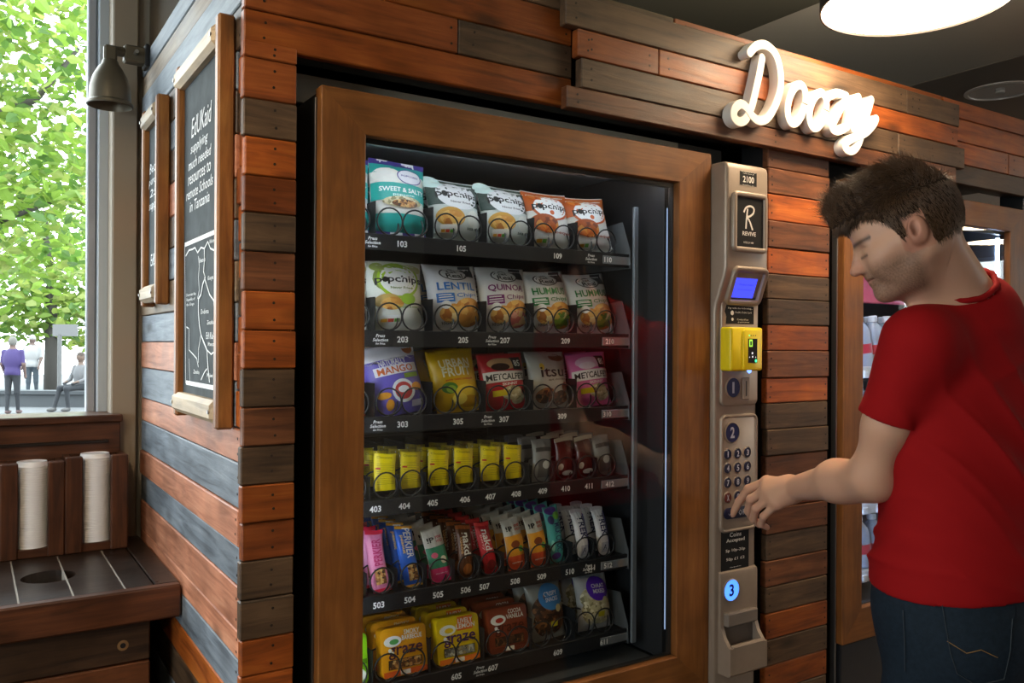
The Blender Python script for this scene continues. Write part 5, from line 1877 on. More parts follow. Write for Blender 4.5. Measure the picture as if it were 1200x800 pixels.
HE((-.014, 0, .036), (.096, .073, .083), .01)
HE((.036, 0, -.020), (.056, .056, .082), .03)
HE((.066, 0, .036), (.028, .045, .036), .03)
for sg in (1, -1):
    HC((-.012, .050 * sg, -.052), (.060, .022 * sg, -.098), .018, .014, .028)
    HC((.000, .060 * sg, -.012), (.055, .044 * sg, -.024), .014, .018, .03)
    HC((.086, .012 * sg, .011), (.078, .042 * sg, .011), .0075, .007, .014)
    HE((.088, .031 * sg, -.010), (.012, .015, .010), .012, True)
    HE((.0755, .031 * sg, -.010), (.013, .015, .0115), .004)
    HE((.098, .0115 * sg, -.043), (.0095, .0065, .0065), .006)
    HE((.062, .040 * sg, -.045), (.024, .016, .030), .03)
    # ear
    eR = HR @ np.array(Matrix.Rotation(math.radians(-14), 3, 'Y')) @ np.array(Matrix.Rotation(math.radians(16 * sg), 3, 'Z'))
    body.ell(hp(-.014, .0825 * sg, -.008), np.array((.0168, .0085, .0270)) * HS, .006, eR)
    body.ell(hp(-.009, .0770 * sg, -.025), np.array((.009, .006, .010)) * HS, .008, eR)
    body.ell(hp(-.0105, .0915 * sg, -.006), np.array((.0100, .0085, .0185)) * HS, .003, eR, True)
    body.ell(hp(-.001, .0830 * sg, -.012), np.array((.005, .004, .006)) * HS, .004, eR)
HC((.090, 0, .010), (.116, 0, -.034), .0080, .0090, .010)
HE((.116, 0, -.038), (.0105, .011, .0090), .008)
HE((.086, 0, -.066), (.014, .025, .020), .02)
HC((.0965, -.014, -.060), (.0965, .014, -.060), .0050, .0050, .008)
HC((.0945, -.012, -.0715), (.0945, .012, -.0715), .0058, .0058, .008)
HC((.106, -.022, -.0655), (.106, .022, -.0655), .0042, .0042, .003, True)
for sg in (1, -1):
    HC((.101, .012 * sg, -.0655), (.088, .027 * sg, -.0665), .0034, .0022, .003, True)
    HE((.105, .0085 * sg, -.0490), (.0055, .0035, .0030), .002, True)
HE((.083, 0, -.102), (.019, .024, .018), .02)
HE((.076, 0, -.030), (.021, .024, .040), .02)
NHEAD = len(body.p)
# neck and trunk
NB = pt(1137, 350, 1.69)
body.cap(hp(-.040, 0, -.030), NB + np.array((.005, .01, -.02)), .051, .062, .05)
body.cap(hp(.02, 0, -.085), NB + np.array((-.03, .03, -.03)), .030, .040, .04)
es = np.array((.82, .57, 0)); ef = np.array((-.57, .82, 0))
TR = np.stack([es, ef, up], 1)
LS = pt(1074, 396, 1.60)
CT = np.array((.925, 1.72, 0))
RS = CT + (CT - LS) ; RS[2] = LS[2] - .005
body.ell((CT[0], CT[1], 1.28), (.17, .105, .22), .06, TR)
body.ell((CT[0], CT[1], 1.03), (.15, .10, .20), .06, TR)
body.ell((CT[0], CT[1] + .01, .92), (.16, .115, .12), .06, TR)
body.cap(NB - np.array((0, 0, .05)), LS, .05, .05, .06)
body.cap(NB - np.array((0, 0, .05)), RS, .05, .05, .06)
EL = pt(1021, 556, 1.69)
FM = pt(982, 561, 1.80)
WR = pt(928, 571, 1.975)
body.cap(LS, pt(1040, 495, 1.645), .044, .041, .03)
body.cap(pt(1040, 495, 1.645), EL, .041, .039, .03)
body.cap(EL, FM, .039, .041, .03)
body.cap(pt(1030, 563, 1.70), pt(1000, 566, 1.76), .034, .034, .03)
body.cap(FM, WR, .041, .0265, .03)
# right arm hanging at the far side
RE = RS + np.array((.05, .02, -.30)); RW = RE + np.array((-.02, .10, -.24))
body.cap(RS, RE, .05, .040, .04); body.cap(RE, RW, .040, .027, .03)
body.ell(RW + np.array((0, .02, -.07)), (.035, .025, .06), .03)
for k in range(4):
    a = RW + np.array((-.02 + .012 * k, .035, -.11)); body.cap(a, a + np.array((0, .015, -.06)), .009, .007, .006)
body.cap(RW + np.array((-.03, .02, -.05)), RW + np.array((-.045, .045, -.10)), .011, .008, .01)
# left hand on the key
KEY = pt(859.5, 601, 2.118)
MC = [pt(900, 562, 2.035), pt(902, 570, 2.012), pt(906, 579, 1.992), pt(912, 588, 1.978)]
PI = [pt(878, 571, 2.072), pt(881, 583, 2.045), pt(887, 594, 2.022), pt(896, 603, 2.004)]
DI = [pt(867, 586, 2.100), pt(878, 597, 2.074), pt(884, 606, 2.052), pt(893, 612, 2.030)]
TI = [KEY, pt(883, 606, 2.090), pt(891, 613, 2.064), pt(900, 616, 2.040)]
fr = [.0105, .0108, .0102, .0090]
for i in range(4):
    body.cap(WR + (MC[i] - WR) * .12, MC[i], .021, .0150, .022)
    body.cap(MC[i], PI[i], fr[i] * 1.1, fr[i], .006)
    body.cap(PI[i], DI[i], fr[i], fr[i] * .92, .004)
    body.cap(DI[i], TI[i], fr[i] * .92, fr[i] * .78, .004)
body.cap(WR, (MC[1] + MC[2]) / 2 + np.array((0, .008, -.004)), .024, .019, .02)
TB = WR + (MC[0] - WR) * .30 + np.array((0, .024, -.010))
TM = pt(905, 580, 2.085); TT = pt(889, 590, 2.105)
body.cap(TB, TM, .015, .011, .012); body.cap(TM, TT, .0108, .0082, .006)

h = .0024
fb, ax_, lo_ = body.grid((.55, 1.38, .84), (1.30, 2.20, 1.80), h)
V, Q = surface_nets(fb, lo_, h)
del fb
# skin tones: stubble on the jaw, brows, lips, ears, knuckles; shade painted into the hollows
L = (V - hc) @ HR / HS
x, y, z = L[:, 0], L[:, 1], L[:, 2]
ishead = (z > -.14) & (np.abs(y) < .1) & (x > -.12)
col = np.tile(np.array((.60, .355, .25)), (len(V), 1))


def blend(mask, c):
    global col
    m = np.clip(mask, 0, 1)[:, None]
    col = col * (1 - m) + np.array(c) * m


rs = np.random.RandomState(3)
nz = np.sin(x * 900 + 3 * np.sin(z * 700)) * np.sin(z * 800 + 2 * np.sin(y * 500)) * .5 + .5
sm = lambda a, b, t: np.clip((t - a) / (b - a), 0, 1)
jaw = sm(-.030, -.055, z + .25 * np.clip(.03 - x, 0, .06)) * sm(-.012, .008, x) * sm(-.135, -.118, z) * ishead
side = sm(-.02, -.01, x) * sm(.022, .012, x) * sm(.03, .0, np.abs(z + .02) - .02) * (np.abs(y) > .045) * ishead
lipzone = np.exp(-((z + .066) / .007) ** 2) * (x > .085) * (np.abs(y) < .02)
blend((jaw * (.42 + .3 * nz)) * (1 - .8 * lipzone), (.075, .045, .03))
blend(side * .5, (.09, .05, .035))
blend(lipzone * .6 * ishead, (.42, .16, .13))
brow = np.exp(-((z - .0145 - .05 * (.085 - x)) / .0052) ** 2) * (np.abs(y) > .008) * (np.abs(y) < .054) * (x > .055)
blend(brow * .9 * ishead, (.05, .028, .018))
lash_crease = np.exp(-((z + .0165) / .0030) ** 2) * (np.abs(np.abs(y) - .032) < .016) * (x > .066)  # lashes, with shade painted into the lid crease
blend(lash_crease * .75 * ishead, (.05, .03, .022))
ear = ((np.abs(y) > .068) & (np.abs(x + .01) < .03) & (np.abs(z + .005) < .045)).astype(float)
blend(ear * .45, (.55, .21, .14))
blend(((x > .10) & (np.abs(z + .035) < .02)).astype(float) * .3 * ishead, (.55, .22, .15))
eh = np.exp(-(((x + .007) / .007) ** 2 + ((z + .010) / .011) ** 2)) * (np.abs(y) > .070) * (np.abs(y) < .0885)  # shade painted into the hollow of the ear
blend(eh * .8, (.16, .06, .04))
blend(np.exp(-(((x - .104) / .006) ** 2 + ((z + .049) / .004) ** 2)) * (np.abs(y) > .004) * .8 * ishead, (.12, .05, .035))  # painted shade inside the nostrils
blend(np.exp(-((z + .0655) / .0022) ** 2) * (x > .082) * (np.abs(y) < .028) * .7 * ishead, (.16, .06, .05))  # mouth groove darkened in the colour, as shade between the lips
kn = np.zeros(len(V))
for q in MC + PI + TI:
    kn += np.exp(-((V - q) ** 2).sum(1) / .012 ** 2)
blend(np.clip(kn, 0, 1) * .35, (.55, .23, .16))
SKIN = mat('skin', (.5, .3, .2), .45, spec=.35, subs=.12, bump=.05, bscale=350)
nt = SKIN.node_tree
an = nt.nodes.new('ShaderNodeAttribute'); an.attribute_name = 'tone'
nt.links.new(an.outputs['Color'], nt.nodes['Principled BSDF'].inputs['Base Color'])
bo = link('body', np_mesh('body', V - R0, Q, SKIN, col), man)

# --- shirt
shirt = Sdf()
shirt.ell((CT[0] - .006, CT[1], 1.275), (.195, .130, .235), .05, TR)
shirt.ell((CT[0] + .004, CT[1], 1.06), (.196, .143, .30), .06, TR)
shirt.ell((CT[0] - .002, CT[1] + .012, .93), (.202, .152, .13), .06, TR)
shirt.cap(NB - np.array((-.004, -.008, .034)), LS + np.array((.010, 0, -.002)), .060, .058, .06)
shirt.cap(NB - np.array((-.004, -.008, .034)), RS + np.array((.0, 0, .0)), .060, .058, .06)
shirt.cap(NB + np.array((.005, .01, -.055)), NB + np.array((.005, .01, -.022)), .088, .076, .05)
AH = pt(1041, 487, 1.643)
ad = (AH - LS) / np.linalg.norm(AH - LS)
shirt.cap(RS, RS + (RE - RS) * .75, .062, .054, .045)
hs = .0042
fs_, ax2, lo2 = shirt.grid((.62, 1.40, .84), (1.32, 2.12, 1.60), hs)
X, Y, Z = np.meshgrid(*ax2, indexing='ij')
dn = (X - CT[0]) * es[0] + (Y - CT[1]) * es[1]          # along the shoulders
df = (X - CT[0]) * ef[0] + (Y - CT[1]) * ef[1]          # towards his front
# folds: draped lines from the armpit, loose rolls above the hem, soft noise
g = np.exp(-((Z - 1.24) / .14) ** 2) * np.exp(-((dn + .10) / .12) ** 2)
rdg = lambda t, p=1.6: (1 - np.abs(np.sin(t))) ** p
fold = -.0105 * g * rdg(44 * (dn * .9 + (Z - 1.2) * .60) + .5 * np.sin(11 * Z) + .7)
low = np.exp(-((Z - .985) / .065) ** 2)
fold -= .0100 * low * rdg(52 * (Z + .30 * dn + .03 * np.sin(12 * dn)) + .4, 1.4) * (.45 + .55 * np.sin(8 * dn + 1.5 + 5 * df))
mid = np.exp(-((Z - 1.12) / .15) ** 2)
fold -= .0075 * mid * rdg(27 * (dn + .55 * (Z - 1.1)) + .8 * np.sin(6 * Z) + .3)
upb = np.exp(-((Z - 1.36) / .07) ** 2) * np.exp(-((dn + .02) / .12) ** 2)
fold -= .0060 * upb * rdg(34 * (dn * .5 - (Z - 1.36)) + .9)
sx = (X - LS[0]) * ad[0] + (Y - LS[1]) * ad[1] + (Z - LS[2]) * ad[2]
inarm = np.exp(-(((X - LS[0] - ad[0] * sx) ** 2 + (Y - LS[1] - ad[1] * sx) ** 2 + (Z - LS[2] - ad[2] * sx) ** 2) / .07 ** 2)) * (sx > -.02)
fold += .0014 * inarm * np.sin(70 * sx + 22 * (X - LS[0]) + 1.0)
fs_ = fs_ + fold
# cut: hem, sleeve openings, neck
hem = .925 + .012 * np.sin(9 * dn + .8) + .06 * np.clip(-df - .02, 0, .2) * 0
fs_ = np.maximum(fs_, hem - Z)
La = np.linalg.norm(AH - LS)
armz = (sx - La)
GP = np.stack([X, Y, Z], -1)
slv = Sdf().cap(LS + np.array((.004, 0, -.005)), AH + ad * .02, .064, .054, .01).at(GP) + fold
slv = np.maximum(slv, armz)
ia = Sdf().cap(LS, AH + ad * .06, .050, .0465, .01).at(GP)
slv = np.where(armz > -.035, np.maximum(slv, -ia), slv)
wk = np.clip(-armz / .05, .02, 1) * .04
fs_ = np.minimum(fs_, slv) - np.maximum(wk - np.abs(fs_ - slv), 0) ** 2 / wk * .25
rd_ = (RE - RS) / np.linalg.norm(RE - RS)
rx = (X - RS[0]) * rd_[0] + (Y - RS[1]) * rd_[1] + (Z - RS[2]) * rd_[2]
rn = ((X - RS[0] - rd_[0] * .2) ** 2 + (Y - RS[1] - rd_[1] * .2) ** 2 + (Z - RS[2] - rd_[2] * .2) ** 2 < .1 ** 2) & (dn > .19)
fs_ = np.where(rn, np.maximum(fs_, rx - .19), fs_)
NKA = NB + np.array((.005, .01, -.02)); NKB = hp(-.040, 0, -.030); NKD = (NKB - NKA) / np.linalg.norm(NKB - NKA)
neck = Sdf().cap(NKA - NKD * .05, NKB, .0715, .058, .01).cap(hp(.02, 0, -.085), NB + np.array((-.03, .03, -.03)), .036, .046, .03)
nk = neck.at(GP)
fs_ = np.maximum(fs_, -nk)
inner = Sdf().ell((CT[0] - .002, CT[1] + .012, .90), (.186, .138, .12), .02, TR).at(GP)
fs_ = np.maximum(fs_, -np.maximum(inner, Z - .955))
V, Q = surface_nets(fs_.astype(np.float32), lo2, hs)
del X, Y, Z, GP, fs_
SHIRT = mat('red cotton jersey', (.30, .006, .008), .85, spec=.15, bump=.12, bscale=900)
sh = link('shirt', np_mesh('shirt', V - R0, Q, SHIRT), man)
# neckband: follows the edge where the shirt meets the neck opening
t1 = np.cross(NKD, np.array((0, 1.0, 0))); t1 /= np.linalg.norm(t1); t2 = np.cross(NKD, t1)
ringp = []
for k in range(44):
    a = 2 * math.pi * k / 44
    d_ = t1 * math.cos(a) + t2 * math.sin(a)
    lo_t, hi_t = -.09, .12
    ln_ = np.linalg.norm(NKB - NKA)
    for _ in range(26):
        m_ = (lo_t + hi_t) / 2
        r_ = .0715 + (.058 - .0715) * min(1, max(0, (m_ + .05) / (ln_ + .05)))
        p = NKA + NKD * m_ + d_ * r_
        for _q in range(30):
            if float(neck.at(p[None].astype(np.float32))[0]) >= 0:
                break
            p = p + d_ * .0015
        if float(shirt.at(p[None].astype(np.float32))[0]) < 0:
            lo_t = m_
        else:
            hi_t = m_
    ringp.append(tuple(p + NKD * .0035 - R0))
MB().tube(ringp, .0062, 8, closed=True).build('neckband', SHIRT, sh, local=True, smooth='all')

# --- jeans and shoes
jeans = Sdf()
jeans.ell((CT[0] - .004, CT[1] + .012, .90), (.192, .146, .16), .03, TR)
jeans.ell((CT[0] + .015, CT[1] - .035, .83), (.170, .115, .12), .05, TR)
for sg in (-1, 1):
    hpt = np.array((CT[0], CT[1] + .01, .86)) + es * .088 * sg
    kne = np.array((CT[0], CT[1] + .01, .48)) + es * .10 * sg + ef * .03
    ank = np.array((CT[0], CT[1] + .01, .09)) + es * .115 * sg
    jeans.cap(hpt, kne, .105, .075, .06)
    jeans.cap(kne, ank, .075, .062, .03)
hj = .0065
fj, axj, loj = jeans.grid((.60, 1.42, .02), (1.26, 2.04, 1.0), hj)
X, Y, Z = np.meshgrid(*axj, indexing='ij')
dn = (X - CT[0]) * es[0] + (Y - CT[1]) * es[1]; df = (X - CT[0]) * ef[0] + (Y - CT[1]) * ef[1]
fj = fj + .004 * np.sin(36 * Z + 20 * dn + 3 * np.sin(9 * df)) * np.exp(-((Z - .72) / .08) ** 2) + .004 * np.sin(40 * Z + 12 * dn) * np.exp(-((Z - .2) / .15) ** 2)
fj = np.maximum(fj, Z - .965)
V, Q = surface_nets(fj.astype(np.float32), loj, hj)
del X, Y, Z, fj
DENIM = mat('dark blue denim', (.010, .020, .034), .8, spec=.2, bump=.25, bscale=900, vary=.22)
je = link('jeans', np_mesh('jeans', V - R0, Q, DENIM), man)


def march(sd, u, v, s0=1.2, off=.0):
    d = np.array(((u - 600) / F, 1.0, (HV - v) / F)); o = np.array((0, 0, CAMZ))
    s = s0
    for _ in range(80):
        p = o + d * s
        e = float(sd.at(p[None].astype(np.float32))[0])
        if e < .0006:
            break
        s += e * .6
    return o + d * (s - off) - R0


STITCH = mat('tan stitching', '8a6a3a', .7)
out = [(1103, 706), (1108, 735), (1113, 762), (1121, 786), (1150, 800), (1182, 792), (1189, 760), (1192, 708)]
gp = []
n = 8
for a in range(n + 1):
    row = []
    for b in range(n + 1):
        fa, fb_ = a / n, b / n
        ul = np.interp(fa, [0, .35, .65, 1], [1103, 1108, 1113, 1124]); ur = np.interp(fa, [0, .35, .65, 1], [1192, 1190, 1188, 1180])
        vv = 706 + fa * (80 + 12 * (1 - abs(2 * fb_ - 1)))
        row.append(tuple(march(jeans, ul + (ur - ul) * fb_, vv, off=.0035)))
    gp.append(row)
pm_ = MB()
pm_.loops(gp, 0, False, False, closed=False)
pm_.build('back_pocket', DENIM, je, local=True, smooth='all')
for line in ([(u + (3 if u < 1150 else -3), v) for u, v in out], [(1112, 748), (1135, 762), (1152, 758), (1178, 770)], [(1060, 712), (1062, 750), (1063, 795)]):
    pts = []
    for i in range(len(line) - 1):
        for k in range(4):
            f_ = k / 4
            pts.append(tuple(march(jeans, line[i][0] + (line[i + 1][0] - line[i][0]) * f_, line[i][1] + (line[i + 1][1] - line[i][1]) * f_, off=.005)))
    MB().tube(pts, .0009, 4).build('stitching', STITCH if line[0][0] > 1070 and line[0][0] != 1106 else mat('dark stitching', (.03, .045, .06), .8), je, local=True)
SHOE = mat('dark canvas shoes', (.03, .03, .035), .7)
for sg in (-1, 1):
    a0 = np.array((CT[0], CT[1] + .01, .0)) + es * .115 * sg
    so = Sdf().ell(a0 + ef * .06 + np.array((0, 0, .035)), (.045, .135, .045), .02, TR).cap(a0 + np.array((0, 0, .05)), a0 + np.array((0, 0, .11)), .05, .048, .03)
    f_, _a, l_ = so.grid(a0 - .25, a0 + np.array((.25, .25, .18)), .008)
    gz = l_[2] + .008 * np.arange(f_.shape[2])
    f_ = np.maximum(f_, (.004 - gz)[None, None, :])
    V, Q = surface_nets(f_.astype(np.float32), l_, .008)
    link('shoe', np_mesh('shoe', V - R0, Q, SHOE), man)

# --- hair: a shaped cap and loose strands
HAIR = mat('dark brown hair', (.030, .016, .009), .7, spec=.25, bump=.6, bscale=420)
HAIRL = mat('brown hair strands', (.105, .055, .026), .36, spec=.7)
hair = Sdf()


def HH(c, r, k=.02, sub=False):
    hair.ell(hp(*c), np.array(r) * HS, k, HR, sub)


HH((-.020, 0, .046), (.101, .0775, .087), .01)
HH((.018, 0, .102), (.092, .062, .042), .03)
HH((.074, 0, .086), (.044, .056, .030), .03)
HH((.096, .004, .064), (.020, .045, .020), .02)
HH((-.070, 0, .015), (.045, .062, .062), .03)
fh, axh, loh = hair.grid(hc - .165, hc + .165, .0024)
G = np.stack(np.meshgrid(*axh, indexing='ij'), -1)
Lh = ((G - hc) @ HR / HS).astype(np.float32)
x, y, z = Lh[..., 0], Lh[..., 1], Lh[..., 2]
hd = Sdf(); hd.p = [q for q in body.p[:NHEAD + 1]]
skull = hd.at(G.astype(np.float32))
# tufts: ridges that run forward on the top, down on the sides
top = np.clip((z - .05) / .04, 0, 1)
rid = np.sin(210 * y + 9 * np.sin(40 * x) + 14 * z) * .0016 + np.sin(120 * y - 60 * x + 8 * np.sin(50 * z)) * .0018
rids = np.sin(190 * x + 8 * np.sin(45 * z)) * .0008
fh = fh + HS * (rid * top + rids * (1 - top))
# hairline: forehead, temple, sideburn, around the ear, nape
ay = np.abs(y)
line = np.where(x > .055, .052, np.where(x > .012, .022 - .0 * x, np.where(x > -.006, -.012, np.where(x > -.038, .030, -.046 + .28 * np.clip(-.06 - x, 0, .1)))))
line = np.where((x > .075), .050 - .12 * (x - .075), line)
line = np.where((x <= .055) & (x > .030), .026 + (x - .030) * .9, line)
line = np.where((x <= .030) & (x > .006), -.016 + np.clip(x - .016, 0, .02) * 3.0, line)
line = np.where((x <= .006) & (x > -.036), .024, line)
line = line + .002 * np.sin(300 * x) + .0015 * np.sin(170 * x + 1)
shell = skull - .0055 * np.clip((z - line) / .030, .05, 1)
fh = Sdf._mix(np.maximum(fh, (line + .012 - z) * HS * .8), shell, .010, False)
fh = np.maximum(fh, (line - z) * HS)
earc = np.sqrt(((x + .016) / .019) ** 2 + ((z + .008) / .029) ** 2)
fh = np.where((ay > .05), np.maximum(fh, (1 - earc) * .02), fh)
V, Q = surface_nets(fh.astype(np.float32), loh, .0024)
ha = link('hair', np_mesh('hair', V - R0, Q, HAIR), man)
Lv = (V - hc) @ HR / HS
rnd = np.random.RandomState(11)
vs_, fs2 = [], []
sel = rnd.choice(len(V), 24000)
ctr = np.array((-.01, 0, .03))
for i in sel:
    l = Lv[i]
    lx, ly, lz = l
    tp = min(1, max(0, (lz - .055) / .04))
    nrm = (l - ctr) / np.linalg.norm(l - ctr)
    if tp < .15 and rnd.rand() < .15:
        continue
    flow = np.array((.9, .25 * np.sin(45 * ly + 20 * lx), .22)) * tp + np.array((-.15, 0, -.9)) * (1 - tp)
    if tp > .3:
        q_ = np.sin(38 * lx + 25 * ly) * .5 + .5
        flow = flow * (.35 + .65 * q_) + np.array((.25 if lx > -.03 else -.25, .25 * rnd.randn(), .75)) * (1 - q_)
    flow = flow + rnd.randn(3) * (.20 * tp + .08)
    dirn = flow - nrm * (flow @ nrm) * (.8 - .35 * tp) + nrm * (.16 * tp + .24 * (1 - tp))
    dirn /= np.linalg.norm(dirn)
    ln = (.008 + .034 * tp * rnd.rand() + .006 * rnd.rand()) * HS
    p0 = V[i] - (HR @ nrm) * .002 * tp
    dw = HR @ dirn
    nw = HR @ nrm
    sw = np.cross(dw, nw); sw /= max(np.linalg.norm(sw), 1e-6)
    w = .0005 + .0004 * rnd.rand()
    base = len(vs_)
    for k in range(4):
        t = k / 3
        c = p0 + dw * ln * t - nw * ln * (.06 + .06 * tp) * t * t
        ww = w * (1 - .85 * t)
        for q in (sw * ww, -sw * ww * .5 + nw * ww * .8, -sw * ww * .5 - nw * ww * .8):
            vs_.append(c + q - R0)
    for k in range(3):
        for a in range(3):
            b = (a + 1) % 3
            fs2.append((base + 3 * k + a, base + 3 * k + b, base + 3 * k + 3 + b, base + 3 * k + 3 + a))
link('hair_strands', np_mesh('hair_strands', np.array(vs_), np.array(fs2), HAIRL), ha, kind='stuff')

# ================================================================== outside the window
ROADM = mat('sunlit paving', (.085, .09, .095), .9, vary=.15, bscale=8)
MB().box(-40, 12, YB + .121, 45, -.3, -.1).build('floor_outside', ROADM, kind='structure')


def vw(u, v, s):
    p = pt(u, v, s)
    return RT0 * float(p[0]) + FW * float(p[1]) + Vector((0, 0, float(p[2])))


def leafmat(name, c):
    m = mat(name, c, .6)
    nt = m.node_tree
    b = nt.nodes['Principled BSDF']
    tr = nt.nodes.new('ShaderNodeBsdfTranslucent'); tr.inputs['Color'].default_value = (c[0] * 1.5, c[1] * 1.6, c[2], 1)
    mx = nt.nodes.new('ShaderNodeMixShader'); mx.inputs[0].default_value = .5
    nt.links.new(b.outputs[0], mx.inputs[1]); nt.links.new(tr.outputs[0], mx.inputs[2])
    nt.links.new(mx.outputs[0], nt.nodes['Material Output'].inputs['Surface'])
    return m


LEAF = [leafmat('spring green leaf', (.16, .24, .05)), leafmat('mid green leaf', (.08, .15, .04)), leafmat('yellow green leaf', (.24, .28, .09))]
BARK = mat('grey bark', (.05, .045, .04), .9, bump=.4, bscale=20)


def tree(name, base, blobs, n, size, label, trunk):
    n = n * .72
    rt = empty(name, base, label=label, cat='tree')
    rr = random.Random(len(label))
    mb = MB()
    for p, r, k in blobs:
        for _ in range(int(n * k)):
            while True:
                q = Vector((rr.uniform(-1, 1), rr.uniform(-1, 1), rr.uniform(-1, 1)))
                if q.length < 1: break
            c = Vector(p) + Vector((q.x * r[0], q.y * r[1], q.z * r[2]))
            s = size * rr.uniform(.5, 1.3)
            M_ = Euler((rr.uniform(-1, 1), rr.uniform(-1, 1), rr.uniform(0, 6.3))).to_matrix()
            vs = [M_ @ Vector(w) * s + c for w in ((0, -.5, 0), (.32, -.1, .06), (.22, .3, .03), (0, .55, -.03), (-.22, .3, .03), (-.32, -.1, .06))]
            mb.add(vs, [(0, 1, 2, 3), (0, 3, 4, 5)], rr.choice((0, 0, 1, 2)))
    mb.build('foliage', LEAF, rt, fix=False, kind='stuff')
    tm_ = MB()
    for path, r0, r1 in trunk:
        k = len(path)
        tm_.tube(path, [r0 + (r1 - r0) * i / (k - 1) for i in range(k)], 8)
    tm_.build('trunk', BARK, rt, smooth='all')


bA = vw(-70, 480, 9.0); bA.z = -.1
tree('street_tree', bA, [(vw(40, 60, 9.0), (1.1, 1.2, .7), 1.0), (vw(70, 190, 9.5), (.9, 1.2, .55), .8), (vw(10, 250, 9.0), (.8, 1.0, .45), .6), (vw(90, -40, 9.5), (1.2, 1.2, .8), .9), (vw(-60, 120, 9), (1.2, 1.2, 1.6), 1.2), (vw(40, 310, 10), (1.0, .8, .25), .4)], 1000, .16,
     'leafy bright green tree spreading its branches close outside the window',
     [([tuple(bA), tuple(vw(-60, 250, 9)), tuple(vw(-30, 100, 9)), tuple(vw(-20, -60, 9))], .16, .06), ([tuple(vw(-55, 230, 9)), tuple(vw(0, 262, 9)), tuple(vw(60, 240, 9.3))], .06, .02), ([tuple(vw(-40, 150, 9)), tuple(vw(40, 120, 9)), tuple(vw(90, 60, 9.3))], .06, .02)])
bB = vw(60, 440, 25); bB.z = -.1
tree('park_tree', bB, [(vw(30, 250, 25), (3, 2, 2.5), 1.0), (vw(90, 290, 26), (2.5, 2, 1.8), .8), (vw(20, 370, 25), (2.5, 1.5, 1.0), .7), (vw(95, 375, 26), (2.2, 1.5, 1.0), .8), (vw(60, 340, 24), (2.5, 1.5, 1.2), .7)], 900, .34,
     'dense green tree behind the two walking people', [([tuple(bB), tuple(vw(60, 330, 25)), tuple(vw(50, 250, 25))], .2, .08)])
# low wall
wa, wb_ = vw(18, 461, 19.5), vw(125, 459, 19.5)
wz = wa.z
dirw = RT0
c0 = vw(-60, 461, 19.5); c1 = vw(135, 461, 19.5)
mb = MB()
for (z0, z1, e) in ((-.1, wz - .08, 0), (wz - .08, wz, .06)):
    p = [(c0 - FW * (.0 + e)), (c1 - FW * e), (c1 + FW * .4), (c0 + FW * .4)]
    mb.add([(q.x, q.y, z0) for q in p] + [(q.x, q.y, z1) for q in p], [(0, 1, 2, 3), (4, 5, 6, 7), (0, 1, 5, 4), (1, 2, 6, 5), (2, 3, 7, 6), (3, 0, 4, 7)])
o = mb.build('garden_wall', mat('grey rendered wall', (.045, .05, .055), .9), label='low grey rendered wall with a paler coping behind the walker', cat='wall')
# white board on a post
bp_ = vw(70, 440, 21); bp_.z = -.1
sg_ = empty('notice_board', bp_, label='white notice board on a post beyond the low wall', cat='sign')
top_ = vw(75, 383, 21); bot_ = vw(75, 397, 21); l_ = vw(62, 390, 21); r_ = vw(91, 390, 21)
mb = MB()
p = [l_ - FW * .02, r_ - FW * .02, r_ + FW * .02, l_ + FW * .02]
mb.add([(q.x, q.y, bot_.z) for q in p] + [(q.x, q.y, top_.z) for q in p], [(0, 1, 2, 3), (4, 5, 6, 7), (0, 1, 5, 4), (1, 2, 6, 5), (2, 3, 7, 6), (3, 0, 4, 7)])
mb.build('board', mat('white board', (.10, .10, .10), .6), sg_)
MB().tube([tuple(bp_), (bp_.x, bp_.y, bot_.z + .05)], .05, 8).build('post', mat('pale post', (.08, .08, .08), .6), sg_)


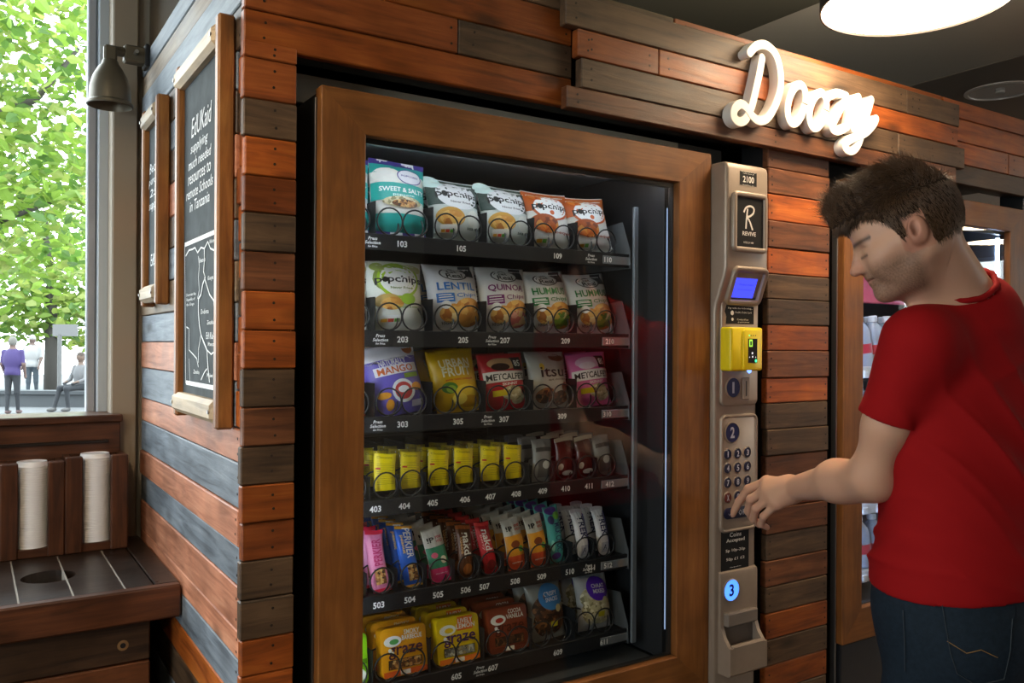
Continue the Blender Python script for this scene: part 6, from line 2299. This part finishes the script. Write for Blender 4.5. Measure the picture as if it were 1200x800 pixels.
def walker(u, vfoot, s, hgt, cols, label, facing, cut=None):
    base = vw(u, vfoot, s)
    zf = -.1
    k = hgt / 1.75
    rt = empty('person', (base.x, base.y, zf), (0, 0, facing), label, 'person')
    b = Sdf()
    b.ell((0, 0, 1.63 * k), (.085 * k, .10 * k, .12 * k), .03).cap((0, 0, 1.42 * k), (0, 0, 1.58 * k), .055 * k, .05 * k, .03)
    b.ell((0, 0, 1.22 * k), (.20 * k, .14 * k, .28 * k), .05).ell((0, 0, .95 * k), (.17 * k, .13 * k, .14 * k), .05)
    for sg in (-1, 1):
        b.cap((.19 * sg * k, 0, 1.40 * k), (.24 * sg * k, .0, 1.12 * k), .055 * k, .045 * k, .04).cap((.24 * sg * k, 0, 1.12 * k), (.22 * sg * k, .10 * k, .90 * k), .042 * k, .032 * k, .02)
        b.ell((.22 * sg * k, .12 * k, .84 * k), (.03 * k, .04 * k, .06 * k), .02)
        b.cap((.085 * sg * k, 0, .90 * k), (.09 * sg * k, .02 * sg * k, .48 * k), .085 * k, .06 * k, .04).cap((.09 * sg * k, .02 * sg * k, .48 * k), (.09 * sg * k, .06 * sg * k, .09 * k), .055 * k, .04 * k, .03)
        b.ell((.09 * sg * k, .06 * sg * k + .05 * k, .045 * k), (.045 * k, .12 * k, .045 * k), .02)
    f_, _a, l_ = b.grid((-.4, -.3, -.05), (.4, .35, 1.82), .02)
    V, Q = surface_nets(f_, l_, .02)
    z = V[:, 2] / k
    c = np.tile(np.array(cols['skin']), (len(V), 1))
    c[(z < .95) & (np.abs(V[:, 0]) < .19 * k) & (z > .08)] = cols['legs']
    c[(z < .08)] = cols['shoe']
    c[(z > .88) & (z < 1.46) & ((np.abs(V[:, 0]) < .21 * k) | (z > 1.15))] = cols['top']
    c[(z > 1.62) | ((z > 1.55) & (V[:, 1] < -.01))] = cols['hair']
    m = mat('walker cloth and skin', (.1, .1, .1), .8)
    nt = m.node_tree
    if not any(q.type == 'ATTRIBUTE' for q in nt.nodes):
        an = nt.nodes.new('ShaderNodeAttribute'); an.attribute_name = 'tone'
        nt.links.new(an.outputs['Color'], nt.nodes['Principled BSDF'].inputs['Base Color'])
    link('body', np_mesh('body', V, Q, m, c), rt)
    return rt


walker(15, 478, 17.6, 1.62, dict(skin=(.10, .06, .05), legs=(.008, .010, .014), shoe=(.08, .05, .05), top=(.028, .016, .085), hair=(.10, .095, .085)), 'pale haired person in a purple top and dark trousers outside the window', math.radians(-30))
walker(38, 462, 22, 1.70, dict(skin=(.09, .06, .05), legs=(.02, .03, .04), shoe=(.03, .03, .03), top=(.22, .22, .22), hair=(.2, .19, .18)), 'person in a white top standing beyond the low wall', math.radians(150))
# a sitting visitor at the end of the wall, only legs and shoes in view at the window edge
sw_ = vw(95, 470, 18.6)
sit = empty('person', (sw_.x, sw_.y, -.1), (0, 0, math.radians(120)), 'person with dark trousers sitting on the low wall', 'person')
b = Sdf()
b.ell((0, 0, 1.18), (.09, .10, .115), .03).cap((0, 0, .95), (0, 0, 1.1), .05, .05, .03).ell((0, 0, .78), (.19, .13, .25), .05).ell((0, 0, .55), (.18, .16, .12), .05)
for sg in (-1, 1):
    b.cap((.09 * sg, 0, .52), (.11 * sg, .42, .50), .08, .06, .04).cap((.11 * sg, .42, .50), (.12 * sg, .46 + .08 * sg, .08), .055, .04, .03).ell((.12 * sg, .52 + .08 * sg, .045), (.045, .12, .045), .02)
    b.cap((.2 * sg, 0, .95), (.24 * sg, .08, .68), .05, .04, .03).cap((.24 * sg, .08, .68), (.14 * sg, .30, .60), .04, .03, .02)
f_, _a, l_ = b.grid((-.4, -.3, -.05), (.4, .8, 1.4), .02)
V, Q = surface_nets(f_, l_, .02)
c = np.tile(np.array((.10, .065, .05)), (len(V), 1))
c[V[:, 2] < .62] = (.008, .010, .014); c[V[:, 2] < .09] = (.06, .06, .06); c[(V[:, 2] > .60) & (V[:, 2] < 1.0) & (V[:, 1] < .2)] = (.09, .09, .095); c[V[:, 2] > 1.2] = (.03, .02, .015)
link('body', np_mesh('body', V, Q, _m['walker cloth and skin'], c), sit)
